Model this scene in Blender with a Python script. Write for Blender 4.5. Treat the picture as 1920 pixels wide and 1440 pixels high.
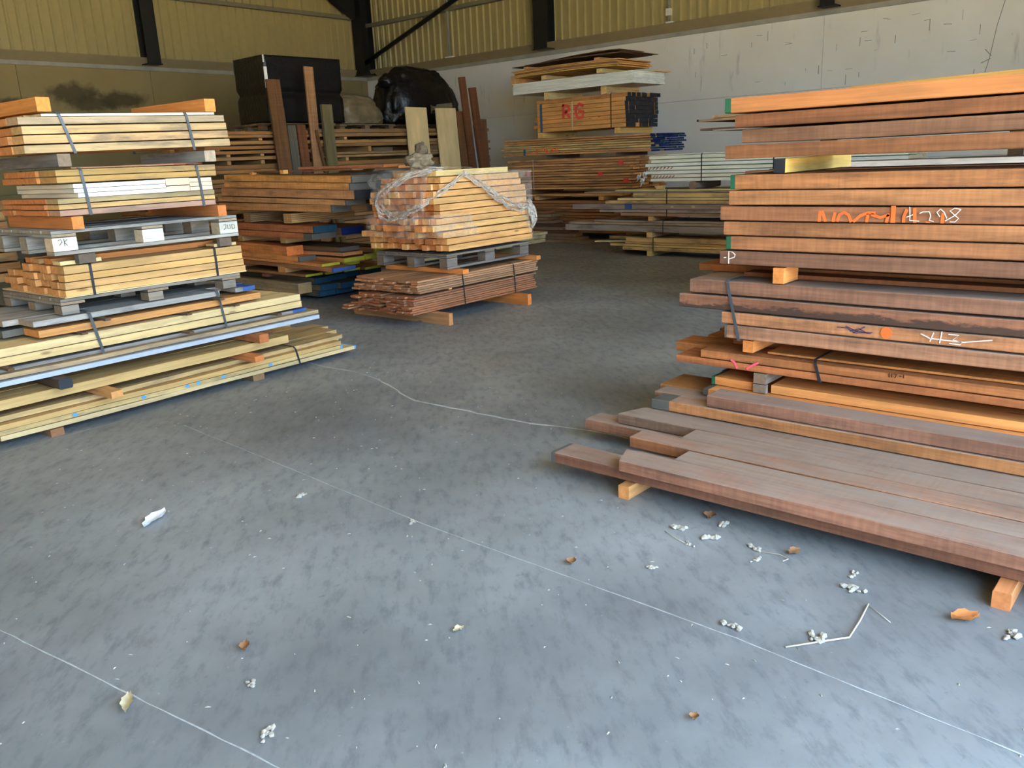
import bpy, bmesh, math, random
from mathutils import Vector, Matrix, noise

# ------------------------------------------------------------------ clear
for o in list(bpy.data.objects):
    bpy.data.objects.remove(o, do_unlink=True)
SC = bpy.context.scene
COL = SC.collection
RND = random.Random(7)

def lin(r, g, b):
    def f(c):
        c /= 255.0
        return c / 12.92 if c <= 0.04045 else ((c + 0.055) / 1.055) ** 2.4
    return (f(r), f(g), f(b), 1.0)

# ------------------------------------------------------------------ camera
F_PX = 1555.0
YAW, PITCH, ROLL = math.radians(48.43), math.radians(15.23), math.radians(-2.556)
fw = Vector((math.sin(YAW) * math.cos(PITCH), math.cos(YAW) * math.cos(PITCH), -math.sin(PITCH)))
rt = Vector((math.cos(YAW), -math.sin(YAW), 0))
up = rt.cross(fw)
r2 = rt * math.cos(ROLL) + up * math.sin(ROLL)
u2 = -rt * math.sin(ROLL) + up * math.cos(ROLL)
cam = bpy.data.cameras.new('camera')
cam.sensor_fit = 'HORIZONTAL'
cam.sensor_width = 36.0
cam.lens = F_PX / 1920.0 * 36.0
cam.clip_start = 0.05
cam.clip_end = 200
camo = bpy.data.objects.new('camera', cam)
COL.objects.link(camo)
m3 = Matrix((r2, u2, -fw)).transposed()
camo.matrix_world = Matrix.Translation((0, 0, 1.45)) @ m3.to_4x4()
SC.camera = camo

# ------------------------------------------------------------------ sky, light, exposure
XR, YL = 14.8, 17.66            # inner faces of the right and the left (far) wall
XB, YO = -5.0, -2.4             # back wall, front wall with the wide doorway
XD0, XD1, HO = -3.0, 7.0, 4.6   # the doorway: left and right jamb, height
world = bpy.data.worlds.new('sky')
SC.world = world
world.use_nodes = True
bg = world.node_tree.nodes['Background']
bg.inputs[0].default_value = (0.49, 0.72, 1.0, 1)     # clear blue sky
bg.inputs[1].default_value = 8.6
sun = bpy.data.lights.new('sun', 'SUN')                # sun stands behind the shed: it lights the yard, not the inside
sun.energy = 60.0
sun.color = (1.0, 0.87, 0.68)
sun.angle = 0.01
suno = bpy.data.objects.new('sun', sun)
COL.objects.link(suno)
suno.rotation_euler = Vector((-0.55, -0.25, -0.80)).to_track_quat('-Z', 'Y').to_euler()
suno.location = (20, 20, 30)
por = bpy.data.lights.new('open_side_portal', 'AREA')
por.shape = 'RECTANGLE'
por.size, por.size_y = XD1 - XD0, HO
por.cycles.is_portal = True
poro = bpy.data.objects.new('open_side_portal', por)
COL.objects.link(poro)
poro.location = ((XD0 + XD1) / 2, YO, HO / 2)
poro.rotation_euler = (math.radians(90), 0, 0)   # faces +y, into the shed
vs = SC.view_settings
vs.view_transform = 'Standard'
vs.look = 'None'
vs.gamma = 1
vs.use_curve_mapping = False
vs.exposure = 0.72
SC.cycles.max_bounces = 10
SC.cycles.diffuse_bounces = 6
SC.cycles.transparent_max_bounces = 16

# ------------------------------------------------------------------ materials
MATS = {}
def newmat(name):
    m = bpy.data.materials.new(name)
    m.use_nodes = True
    nt = m.node_tree
    return m, nt, nt.nodes, nt.links, nt.nodes['Principled BSDF']

def ramp(nodes, p0, c0, p1, c1):
    r = nodes.new('ShaderNodeValToRGB')
    r.color_ramp.elements[0].position = p0
    r.color_ramp.elements[0].color = c0 if len(c0) == 4 else (*c0, 1)
    r.color_ramp.elements[1].position = p1
    r.color_ramp.elements[1].color = c1 if len(c1) == 4 else (*c1, 1)
    return r

def g3(v):
    return (v, v, v, 1)

def mixrgb(nodes, links, mode, fac, a, b):
    n = nodes.new('ShaderNodeMix')
    n.data_type = 'RGBA'
    n.blend_type = mode
    for sock, val in ((n.inputs[0], fac), (n.inputs[6], a), (n.inputs[7], b)):
        if hasattr(val, 'is_linked') or hasattr(val, 'links'):
            links.new(val, sock)
        else:
            sock.default_value = val
    return n.outputs[2]

def noisenode(nodes, links, vec, scale, detail=4, rough=0.55):
    n = nodes.new('ShaderNodeTexNoise')
    n.inputs['Scale'].default_value = scale
    n.inputs['Detail'].default_value = detail
    n.inputs['Roughness'].default_value = rough
    links.new(vec, n.inputs['Vector'])
    return n.outputs['Fac']

def objvec(nodes, links, scale):
    tc = nodes.new('ShaderNodeTexCoord')
    oi = nodes.new('ShaderNodeObjectInfo')
    mul = nodes.new('ShaderNodeMath'); mul.operation = 'MULTIPLY'; mul.inputs[1].default_value = 91.0
    links.new(oi.outputs['Random'], mul.inputs[0])
    add = nodes.new('ShaderNodeVectorMath'); add.operation = 'ADD'
    links.new(tc.outputs['Object'], add.inputs[0]); links.new(mul.outputs[0], add.inputs[1])
    mp = nodes.new('ShaderNodeVectorMath'); mp.operation = 'MULTIPLY'
    mp.inputs[1].default_value = scale
    links.new(add.outputs[0], mp.inputs[0])
    return mp.outputs[0], add.outputs[0], oi

def wood_mat(name, contrast=0.3, stain=0.0, stain_col=(90, 88, 84), dust=0.0, saw=0.0, knots=0.0, rough=0.8, gain=(1, 1, 1), wane=0.0):
    m, nt, N, L, P = newmat(name)
    v, raw, oi = objvec(N, L, (1.1, 36, 36))
    grain = noisenode(N, L, v, 1.0, 8, 0.72)
    r = ramp(N, 0.32, g3(1 - contrast), 0.68, g3(1 + contrast * 0.35))
    L.new(grain, r.inputs[0])
    gn = mixrgb(N, L, 'MULTIPLY', 1.0, oi.outputs['Color'], (*gain, 1))
    col = mixrgb(N, L, 'MULTIPLY', 1.0, gn, r.outputs[0])
    # broad tone changes along the board
    v2 = N.new('ShaderNodeVectorMath'); v2.operation = 'MULTIPLY'; v2.inputs[1].default_value = (1.6, 5, 5)
    L.new(raw, v2.inputs[0])
    broad = noisenode(N, L, v2.outputs[0], 1.0, 3)
    r2_ = ramp(N, 0.3, g3(0.82), 0.7, g3(1.1)); L.new(broad, r2_.inputs[0])
    col = mixrgb(N, L, 'MULTIPLY', 1.0, col, r2_.outputs[0])
    if stain > 0:
        v3 = N.new('ShaderNodeVectorMath'); v3.operation = 'MULTIPLY'; v3.inputs[1].default_value = (3.0, 14, 14)
        L.new(raw, v3.inputs[0])
        s = noisenode(N, L, v3.outputs[0], 1.0, 6, 0.65)
        rs = ramp(N, 0.50, g3(0), 0.68, g3(stain)); L.new(s, rs.inputs[0])
        col = mixrgb(N, L, 'MIX', rs.outputs[0], col, lin(*stain_col))
    if saw > 0:
        v4 = N.new('ShaderNodeVectorMath'); v4.operation = 'MULTIPLY'; v4.inputs[1].default_value = (55, 2.5, 6)
        L.new(raw, v4.inputs[0])
        s = noisenode(N, L, v4.outputs[0], 1.0, 2)
        rs = ramp(N, 0.35, g3(1 - saw), 0.65, g3(1 + saw * 0.4)); L.new(s, rs.inputs[0])
        col = mixrgb(N, L, 'MULTIPLY', 1.0, col, rs.outputs[0])
    if knots > 0:
        v5 = N.new('ShaderNodeVectorMath'); v5.operation = 'MULTIPLY'; v5.inputs[1].default_value = (2.2, 7, 7)
        L.new(raw, v5.inputs[0])
        vo = N.new('ShaderNodeTexVoronoi'); vo.inputs['Scale'].default_value = 1.0
        L.new(v5.outputs[0], vo.inputs['Vector'])
        rs = ramp(N, 0.05, g3(knots), 0.10, g3(0)); L.new(vo.outputs['Distance'], rs.inputs[0])
        col = mixrgb(N, L, 'MIX', rs.outputs[0], col, lin(96, 58, 32))
    if wane > 0:
        tco = N.new('ShaderNodeTexCoord')
        sz = N.new('ShaderNodeSeparateXYZ'); L.new(tco.outputs['Object'], sz.inputs[0])
        v6 = N.new('ShaderNodeVectorMath'); v6.operation = 'MULTIPLY'; v6.inputs[1].default_value = (5, 16, 16)
        L.new(raw, v6.inputs[0])
        wn = noisenode(N, L, v6.outputs[0], 1.6, 7, 0.7)
        ma = N.new('ShaderNodeMath'); ma.operation = 'MULTIPLY_ADD'; ma.inputs[1].default_value = 0.11; ma.inputs[2].default_value = -0.018
        L.new(wn, ma.inputs[0])
        lt = N.new('ShaderNodeMath'); lt.operation = 'SUBTRACT'
        L.new(ma.outputs[0], lt.inputs[0]); L.new(sz.outputs[2], lt.inputs[1])
        rw = ramp(N, 0.0, g3(0), 0.012, g3(wane)); L.new(lt.outputs[0], rw.inputs[0])
        col = mixrgb(N, L, 'MIX', rw.outputs[0], col, lin(74, 56, 46))
    if dust > 0:
        geo = N.new('ShaderNodeNewGeometry')
        sep = N.new('ShaderNodeSeparateXYZ'); L.new(geo.outputs['Normal'], sep.inputs[0])
        rd = ramp(N, 0.55, g3(0), 0.9, g3(dust)); L.new(sep.outputs[2], rd.inputs[0])
        dn = noisenode(N, L, v2.outputs[0], 2.6, 4)
        rn = ramp(N, 0.3, g3(0.45), 0.62, g3(1)); L.new(dn, rn.inputs[0])
        fac = mixrgb(N, L, 'MULTIPLY', 1.0, rd.outputs[0], rn.outputs[0])
        col = mixrgb(N, L, 'MIX', fac, col, lin(150, 134, 120))
    L.new(col, P.inputs['Base Color'])
    P.inputs['Roughness'].default_value = rough
    P.inputs['Specular IOR Level'].default_value = 0.25
    b = N.new('ShaderNodeBump'); b.inputs['Strength'].default_value = 0.25; b.inputs['Distance'].default_value = 0.004
    L.new(grain, b.inputs['Height']); L.new(b.outputs[0], P.inputs['Normal'])
    MATS[name] = m
    return m

wood_mat('sawn_pine', 0.30, stain=0.30, stain_col=(122, 96, 66), knots=0.6, gain=(0.90, 0.82, 0.74))
wood_mat('weathered_pine', 0.36, stain=0.75, stain_col=(110, 98, 84), gain=(0.86, 0.79, 0.72))
wood_mat('grey_timber', 0.4, stain=0.6, stain_col=(84, 80, 76), rough=0.9, gain=(1.0, 0.97, 0.93))
wood_mat('rough_hardwood', 0.40, stain=0.5, stain_col=(96, 66, 46), saw=0.12, dust=0.0, gain=(0.95, 0.92, 0.86))
wood_mat('dusty_hardwood', 0.40, stain=0.55, stain_col=(90, 66, 52), saw=0.14, dust=0.75, rough=0.9, gain=(0.95, 0.95, 0.92))
wood_mat('waney_hardwood', 0.40, stain=0.5, stain_col=(90, 66, 52), saw=0.12, dust=0.75, rough=0.9, gain=(0.95, 0.95, 0.92), wane=0.95)
wood_mat('clean_board', 0.06, stain=0.06)

def end_mat():
    m, nt, N, L, P = newmat('end_grain')
    v, raw, oi = objvec(N, L, (6, 40, 40))
    n = noisenode(N, L, v, 1.0, 4)
    r = ramp(N, 0.3, (0.70, 0.56, 0.42, 1), 0.7, (1.0, 0.80, 0.60, 1)); L.new(n, r.inputs[0])
    L.new(mixrgb(N, L, 'MULTIPLY', 1.0, oi.outputs['Color'], r.outputs[0]), P.inputs['Base Color'])
    P.inputs['Roughness'].default_value = 0.9
    MATS['end_grain'] = m
end_mat()

def plain_mat(name, rgb, rough=0.6, metallic=0.0, var=0.12, scale=9.0, spec=0.4, bump=0.0, coat=0.0):
    m, nt, N, L, P = newmat(name)
    tc = N.new('ShaderNodeTexCoord')
    n = noisenode(N, L, tc.outputs['Object'], scale, 5)
    r = ramp(N, 0.3, g3(1 - var), 0.7, g3(1 + var * 0.5)); L.new(n, r.inputs[0])
    L.new(mixrgb(N, L, 'MULTIPLY', 1.0, lin(*rgb), r.outputs[0]), P.inputs['Base Color'])
    P.inputs['Roughness'].default_value = rough
    P.inputs['Metallic'].default_value = metallic
    P.inputs['Specular IOR Level'].default_value = spec
    P.inputs['Coat Weight'].default_value = coat
    if bump:
        b = N.new('ShaderNodeBump'); b.inputs['Strength'].default_value = bump; b.inputs['Distance'].default_value = 0.02
        L.new(n, b.inputs['Height']); L.new(b.outputs[0], P.inputs['Normal'])
    MATS[name] = m
    return m

plain_mat('green_paint', (38, 92, 62)); plain_mat('teal_paint', (28, 66, 84)); plain_mat('blue_paint', (56, 86, 140))
plain_mat('navy_paint', (18, 36, 96)); plain_mat('yellow_paint', (176, 164, 48)); plain_mat('black_paint', (38, 38, 42))
plain_mat('grey_paint', (92, 88, 80)); plain_mat('dark_green_paint', (30, 48, 18)); plain_mat('sky_blue_paint', (86, 150, 196))
plain_mat('orange_spray', (255, 110, 45), 0.7); plain_mat('pink_spray', (255, 92, 110), 0.7); plain_mat('red_spray', (235, 78, 66), 0.7)
plain_mat('chalk', (236, 226, 212), 0.95); plain_mat('black_ink', (34, 26, 24), 0.8); plain_mat('violet_ink', (74, 62, 92), 0.8)
plain_mat('red_ink', (176, 96, 92), 0.8)
plain_mat('strap_plastic', (40, 42, 44), 0.32, spec=0.5); plain_mat('strap_grey', (76, 78, 80), 0.35, spec=0.5)
plain_mat('strap_white', (214, 184, 150), 0.4); plain_mat('strap_blue', (58, 96, 122), 0.45)
plain_mat('steel_dark', (30, 30, 26), 0.5, spec=0.4); plain_mat('girt_steel', (128, 124, 100), 0.5)
plain_mat('cladding_cream', (172, 156, 102), 0.42, var=0.05, spec=0.5)
plain_mat('roof_sheet', (186, 180, 160), 0.6, var=0.05)
plain_mat('flashing', (150, 132, 96), 0.55, var=0.08)
plain_mat('black_wrap', (10, 9, 9), 0.34, spec=0.45, var=0.3, scale=22, bump=0.5)
plain_mat('white_guard', (226, 222, 210), 0.6); plain_mat('aluminium_strip', (172, 176, 182), 0.45, var=0.1)
plain_mat('paper', (226, 224, 222), 0.9); plain_mat('dry_leaf', (150, 104, 66), 0.8); plain_mat('pale_leaf', (196, 178, 140), 0.8)
plain_mat('orange_leaf', (190, 112, 50), 0.75); plain_mat('fluff', (176, 166, 150), 1.0, var=0.3, scale=60); plain_mat('straw', (204, 192, 168), 0.8)
plain_mat('joint_pale', (178, 180, 178), 0.9, var=0.25, scale=40); plain_mat('conduit', (150, 152, 148), 0.5)
plain_mat('bark', (112, 96, 74), 0.95, var=0.4, scale=14, bump=0.8); plain_mat('pale_burl', (150, 132, 104), 0.9, var=0.5, scale=16, bump=0.9)

def concrete_wall_mat(name, base, light, dark, patches=()):
    m, nt, N, L, P = newmat(name)
    tc = N.new('ShaderNodeTexCoord')
    a = noisenode(N, L, tc.outputs['Object'], 0.55, 5)
    r = ramp(N, 0.32, lin(*base), 0.68, lin(*light)); L.new(a, r.inputs[0])
    mp = N.new('ShaderNodeVectorMath'); mp.operation = 'MULTIPLY'; mp.inputs[1].default_value = (3.2, 3.2, 0.55)
    L.new(tc.outputs['Object'], mp.inputs[0])
    d = noisenode(N, L, mp.outputs[0], 1.6, 6, 0.62)
    rd = ramp(N, 0.60, g3(0), 0.72, g3(0.45)); L.new(d, rd.inputs[0])
    col = mixrgb(N, L, 'MIX', rd.outputs[0], r.outputs[0], lin(*dark))
    sp = noisenode(N, L, tc.outputs['Object'], 7.0, 3, 0.7)
    rs = ramp(N, 0.70, g3(0), 0.76, g3(0.5)); L.new(sp, rs.inputs[0])
    col = mixrgb(N, L, 'MIX', rs.outputs[0], col, lin(*dark))
    for (px, pz, rx, rz) in patches:
        sb_ = N.new('ShaderNodeVectorMath'); sb_.operation = 'SUBTRACT'; sb_.inputs[1].default_value = (px, 0, pz)
        L.new(tc.outputs['Object'], sb_.inputs[0])
        dv = N.new('ShaderNodeVectorMath'); dv.operation = 'DIVIDE'; dv.inputs[1].default_value = (rx, 1, rz)
        L.new(sb_.outputs[0], dv.inputs[0])
        ln = N.new('ShaderNodeVectorMath'); ln.operation = 'LENGTH'; L.new(dv.outputs[0], ln.inputs[0])
        nn = noisenode(N, L, tc.outputs['Object'], 3.5, 6, 0.65)
        ad = N.new('ShaderNodeMath'); ad.operation = 'MULTIPLY_ADD'; ad.inputs[1].default_value = 1.6; L.new(nn, ad.inputs[0]); L.new(ln.outputs['Value'], ad.inputs[2])
        rp = ramp(N, 1.35 / 3, g3(0.85), 1.9 / 3, g3(0))
        dd = N.new('ShaderNodeMath'); dd.operation = 'DIVIDE'; dd.inputs[1].default_value = 3.0; L.new(ad.outputs[0], dd.inputs[0]); L.new(dd.outputs[0], rp.inputs[0])
        col = mixrgb(N, L, 'MIX', rp.outputs[0], col, lin(74, 64, 40))
    L.new(col, P.inputs['Base Color'])
    P.inputs['Roughness'].default_value = 0.85
    b = N.new('ShaderNodeBump'); b.inputs['Strength'].default_value = 0.15; b.inputs['Distance'].default_value = 0.01
    L.new(d, b.inputs['Height']); L.new(b.outputs[0], P.inputs['Normal'])
    MATS[name] = m
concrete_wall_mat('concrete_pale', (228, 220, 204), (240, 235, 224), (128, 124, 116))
concrete_wall_mat('concrete_shade_tint', (144, 124, 80), (162, 142, 94), (110, 100, 72), ((14.8 - 7.35, 3.03, .55, .22), (14.8 - 7.7, 2.85, .5, .2), (14.8 - 8.3, 2.93, .55, .2), (14.8 - 6.3, 2.84, .5, .12)))  # base tones carry the left wall's shade and warm bounce; patches are stains
plain_mat('yard_gravel', (206, 188, 150), 0.95, var=0.2, scale=3)
plain_mat('concrete_edge', (170, 164, 146), 0.85, var=0.2, scale=3)
plain_mat('damp_stain', (84, 76, 50), 0.9, var=0.35, scale=3)
plain_mat('wall_scuff', (150, 145, 134), 0.9, var=0.2)

def floor_mat():
    m, nt, N, L, P = newmat('concrete_floor')
    tc = N.new('ShaderNodeTexCoord')
    o = tc.outputs['Object']
    a = noisenode(N, L, o, 0.9, 8, 0.62)
    r = ramp(N, 0.30, lin(108, 109, 109), 0.70, lin(148, 150, 150)); L.new(a, r.inputs[0])
    st = N.new('ShaderNodeVectorMath'); st.operation = 'MULTIPLY'; st.inputs[1].default_value = (20.0, 7.0, 1)
    rotn = N.new('ShaderNodeVectorRotate'); rotn.rotation_type = 'Z_AXIS'; rotn.inputs['Angle'].default_value = 0.75
    L.new(o, rotn.inputs['Vector']); L.new(rotn.outputs[0], st.inputs[0])
    b1 = noisenode(N, L, st.outputs[0], 1.0, 7, 0.68)
    r1 = ramp(N, 0.50, g3(0), 0.68, g3(0.5)); L.new(b1, r1.inputs[0])
    col = mixrgb(N, L, 'MIX', r1.outputs[0], r.outputs[0], lin(84, 84, 88))
    big = noisenode(N, L, o, 0.55, 4)
    rb = ramp(N, 0.46, g3(0), 0.66, g3(0.5)); L.new(big, rb.inputs[0])
    col = mixrgb(N, L, 'MIX', rb.outputs[0], col, lin(92, 92, 94))
    sp = noisenode(N, L, o, 46.0, 3, 0.6)
    rs = ramp(N, 0.70, g3(0), 0.78, g3(0.35)); L.new(sp, rs.inputs[0])
    col = mixrgb(N, L, 'MIX', rs.outputs[0], col, lin(200, 200, 196))
    sp2 = noisenode(N, L, o, 17.0, 3, 0.6)
    rs2 = ramp(N, 0.66, g3(0), 0.74, g3(0.35)); L.new(sp2, rs2.inputs[0])
    col = mixrgb(N, L, 'MIX', rs2.outputs[0], col, lin(70, 68, 68))
    L.new(col, P.inputs['Base Color'])
    rr = ramp(N, 0.3, g3(0.38), 0.7, g3(0.62)); L.new(b1, rr.inputs[0])
    L.new(rr.outputs[0], P.inputs['Roughness'])
    P.inputs['Specular IOR Level'].default_value = 0.4
    bm_ = N.new('ShaderNodeBump'); bm_.inputs['Strength'].default_value = 0.08; bm_.inputs['Distance'].default_value = 0.01
    L.new(a, bm_.inputs['Height']); L.new(bm_.outputs[0], P.inputs['Normal'])
    MATS['concrete_floor'] = m
floor_mat()

def film_mat(name, tint, opac, rough=0.18):
    m, nt, N, L, P = newmat(name)
    out = [n for n in N if n.type == 'OUTPUT_MATERIAL'][0]
    P.inputs['Base Color'].default_value = lin(*tint)
    P.inputs['Roughness'].default_value = rough
    P.inputs['Specular IOR Level'].default_value = 0.8
    tr = N.new('ShaderNodeBsdfTransparent')
    mx = N.new('ShaderNodeMixShader')
    tc = N.new('ShaderNodeTexCoord')
    n = noisenode(N, L, tc.outputs['Object'], 16.0, 6, 0.7)
    r = ramp(N, 0.40, g3(opac * 0.4), 0.75, g3(min(1, opac * 2.6))); L.new(n, r.inputs[0])
    L.new(r.outputs[0], mx.inputs[0]); L.new(tr.outputs[0], mx.inputs[1]); L.new(P.outputs[0], mx.inputs[2])
    L.new(mx.outputs[0], out.inputs[0])
    MATS[name] = m
film_mat('clear_film', (220, 208, 192), 0.17)
film_mat('bunched_film', (222, 208, 190), 0.42, 0.2)

# ------------------------------------------------------------------ helpers
class Frame:
    """a stack's own axes: s along the boards, n into its depth, z up"""
    def __init__(self, ox, oy, yaw):
        self.o = Vector((ox, oy, 0)); self.yaw = math.radians(yaw)
        self.t = Vector((math.cos(self.yaw), math.sin(self.yaw), 0))
        self.n = Vector((-math.sin(self.yaw), math.cos(self.yaw), 0))
    def p(self, s, n, z):
        return self.o + self.t * s + self.n * n + Vector((0, 0, z))

def tag(o, label=None, cat=None, group=None, kind=None):
    if label: o['label'] = label
    if cat: o['category'] = cat
    if group: o['group'] = group
    if kind: o['kind'] = kind
    return o

def link(name, data, parent=None, loc=(0, 0, 0), rot=(0, 0, 0)):
    o = bpy.data.objects.new(name, data)
    COL.objects.link(o)
    o.location = loc; o.rotation_euler = rot
    if parent is not None: o.parent = parent
    return o

def mesh_from(name, verts, faces, mats, idx=None, smooth=False):
    me = bpy.data.meshes.new(name)
    me.from_pydata(verts, [], faces)
    for m in mats: me.materials.append(MATS[m] if isinstance(m, str) else m)
    if idx: me.polygons.foreach_set('material_index', idx)
    if smooth: me.polygons.foreach_set('use_smooth', [True] * len(me.polygons))
    me.update()
    return me

_PC = {}
def plank_mesh(L, W, T, mats, tip0=0.0, tip1=0.0, paint0=False, paint1=False, jit=0.0025, secs=3, dz=0.0, bow=0.0, skew=0.0, chamfer=0.0, variant=0):
    """board: length along x (centred), width y, thickness z from 0; slot 0 wood, 1 end grain, 2 paint"""
    key = (round(L, 3), round(W, 3), round(T, 3), tuple(mats), tip0, tip1, paint0, paint1, jit, secs, round(dz, 3), round(bow, 3), skew, chamfer, variant)
    if key in _PC: return _PC[key]
    rr = random.Random(hash(key[:3]) ^ (variant * 7919 + 13))
    xs = [(-L / 2, 'w')]
    if tip0: xs.append((-L / 2 + tip0, 'p0'))
    for k in range(1, secs): xs.append((-L / 2 + L * k / secs, 'w'))
    if tip1: xs.append((L / 2 - tip1, 'p1'))
    xs.append((L / 2, 'w'))
    xs = sorted(set(x for x, _ in xs))
    c = chamfer
    prof = [(-W/2, 0), (W/2, 0), (W/2, T), (-W/2, T)] if not c else [(-W/2+c, 0), (W/2-c, 0), (W/2, c), (W/2, T-c), (W/2-c, T), (-W/2+c, T), (-W/2, T-c), (-W/2, c)]
    k = len(prof)
    verts, faces, idx = [], [], []
    for i, x in enumerate(xs):
        f = x / L + 0.5
        jy, jz = (rr.uniform(-jit, jit), rr.uniform(-jit, jit) * 0.6) if 0 < i < len(xs) - 1 else (0, 0)
        zo = dz * f + bow * 4 * f * (1 - f)
        for (y, z) in prof:
            sk = skew * (y / W) if i == 0 else 0
            verts.append((x + sk, y + jy + rr.uniform(-jit, jit) * .5, z + jz + zo))
    for i in range(len(xs) - 1):
        mid = (xs[i] + xs[i + 1]) / 2
        pnt = (tip0 and mid < -L / 2 + tip0) or (tip1 and mid > L / 2 - tip1)
        for j in range(k):
            a, b = i * k + j, i * k + (j + 1) % k
            faces.append((a, a + k, b + k, b)) ; idx.append(2 if pnt else 0)
    faces = [tuple(reversed(f)) for f in faces]
    faces.append(tuple(reversed(range(k)))); idx.append(2 if (tip0 or paint0) else 1)
    n0 = (len(xs) - 1) * k
    faces.append(tuple(range(n0, n0 + k))); idx.append(2 if (tip1 or paint1) else 1)
    # keep faces pointing outward
    bm = bmesh.new(); me = mesh_from('plank', verts, faces, mats, idx)
    bm.from_mesh(me); bmesh.ops.recalc_face_normals(bm, faces=bm.faces); bm.to_mesh(me); bm.free()
    _PC[key] = me
    return me

def vary(c, v=0.08, rnd=RND):
    k = 1 + rnd.uniform(-v, v)
    w = rnd.uniform(-v, v) * 0.4
    return (c[0] * k * (1 + w), c[1] * k, c[2] * k * (1 - w), 1)

def plank(F, s0, s1, n0, n1, z0, z1, col, mat='sawn_pine', name='plank', parent=None, org=None, axis='s', label=None, cat=None, group=None,
          paint=None, tip0=0.0, tip1=0.0, paint0=False, paint1=False, v=0.08, **kw):
    """one board in a stack's frame. parent: an Empty made by pack(), org its (s, n, z); otherwise a thing of its own"""
    T = (z1 - z0) - (0.0045 if z1 - z0 > 0.03 else 0.002 if z1 - z0 > .012 else 0)
    L, W = ((s1 - s0), (n1 - n0)) if axis == 's' else ((n1 - n0), (s1 - s0))
    mats = (mat, 'end_grain', paint or 'end_grain')
    me = plank_mesh(L, W, T, mats, tip0, tip1, paint0, paint1, **kw)
    sm, nm = (s0 + s1) / 2, (n0 + n1) / 2
    turn = 0 if axis == 's' else math.pi / 2
    if parent is not None:
        o = link(name, me, parent, (sm - org[0], nm - org[1], z0 - org[2]), (0, 0, turn))
    else:
        o = link(name, me, None, F.p(sm, nm, z0), (0, 0, F.yaw + turn))
        tag(o, label, cat, group)
    c_ = vary(lin(*col), v)
    o.color = (min(c_[0] * LIGHT_GAIN, .93), min(c_[1] * LIGHT_GAIN, .9), min(c_[2] * LIGHT_GAIN, .86), 1)
    return o
LIGHT_GAIN = 1.0      # lifts a lot's timber colour in place of light missing there

class Pack:
    """a strapped or stickered pack: an Empty at its base and boards as parts"""
    def __init__(self, F, s, n, z, label, name='timber_bundle', cat='timber bundle', group=None):
        self.F = F; self.org = (s, n, z)
        self.e = link(name, None, None, F.p(s, n, z), (0, 0, F.yaw))
        self.e.empty_display_size = 0.1
        tag(self.e, label, cat, group)
    def add(self, s0, s1, n0, n1, z0, z1, col, mat='sawn_pine', name='plank', **kw):
        return plank(self.F, s0, s1, n0, n1, z0, z1, col, mat, name, self.e, self.org, **kw)
    def part(self, name, me, s=0, n=0, z=0, rot=(0, 0, 0)):
        return link(name, me, self.e, (s - self.org[0], n - self.org[1], z - self.org[2]), rot)
    def strap(self, s, n0, n1, z0, z1, w=0.018, mat='strap_plastic', lean=0.0, name='strap'):
        """band round the pack at s; lean shifts it along s from top to bottom"""
        t, g = 0.002, 0.003
        loop = [(n0 - g, z0 - g), (n0 - g - 0.002, (z0 + z1) / 2), (n0 - g, z1 - 0.012), (n0 + 0.014, z1 + g), (n1 - 0.014, z1 + g), (n1 + g, z1 - 0.012), (n1 + g, z0 - g)]
        verts, faces = [], []
        k = len(loop)
        for (n, z) in loop:
            f = (z - z0) / max(z1 - z0, 1e-6)
            sc = s + lean * (0.5 - f)
            on = -t if n <= n0 else (t if n >= n1 else 0)
            oz = t if z > z1 else (-t if z < z0 else 0)
            for (ds, ex) in ((-w/2, 0), (w/2, 0), (w/2, 1), (-w/2, 1)):
                verts.append((sc + ds - self.org[0], n + on * ex - self.org[1], z + oz * ex - self.org[2]))
        for i in range(k):
            a, b = i * 4, ((i + 1) % k) * 4
            for j in range(4):
                faces.append((a + j, b + j, b + (j + 1) % 4, a + (j + 1) % 4))
        me = mesh_from('strap', verts, faces, [mat])
        return link(name, me, self.e)

def grid(P, s0, s1, n0, widths, zs, col, mat='sawn_pine', ja=0.0, jb=0.0, gap=0.002, name='plank', rnd=RND, front=None, **kw):
    """rows (zs pairs) by columns (widths) of boards; ja, jb scatter the two ends; front(i, j) may override a board"""
    for i, (z0, z1) in enumerate(zs):
        n = n0
        for j, w in enumerate(widths):
            a = s0 + rnd.uniform(-ja, ja) if ja else s0
            b = s1 + rnd.uniform(-jb, jb) if jb else s1
            k = dict(kw); c = col[rnd.randrange(len(col))] if isinstance(col, list) else col
            if front:
                r = front(i, j, a, b)
                if r is None:
                    n += w; continue
                a, b, extra = r
                c = extra.pop('col', c); k.update(extra)
            m_ = k.pop('mat', mat)
            P.add(a, b, n + gap / 2, n + w - gap / 2, z0, z1, c, m_, name, variant=rnd.randrange(3), **k)
            n += w

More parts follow.
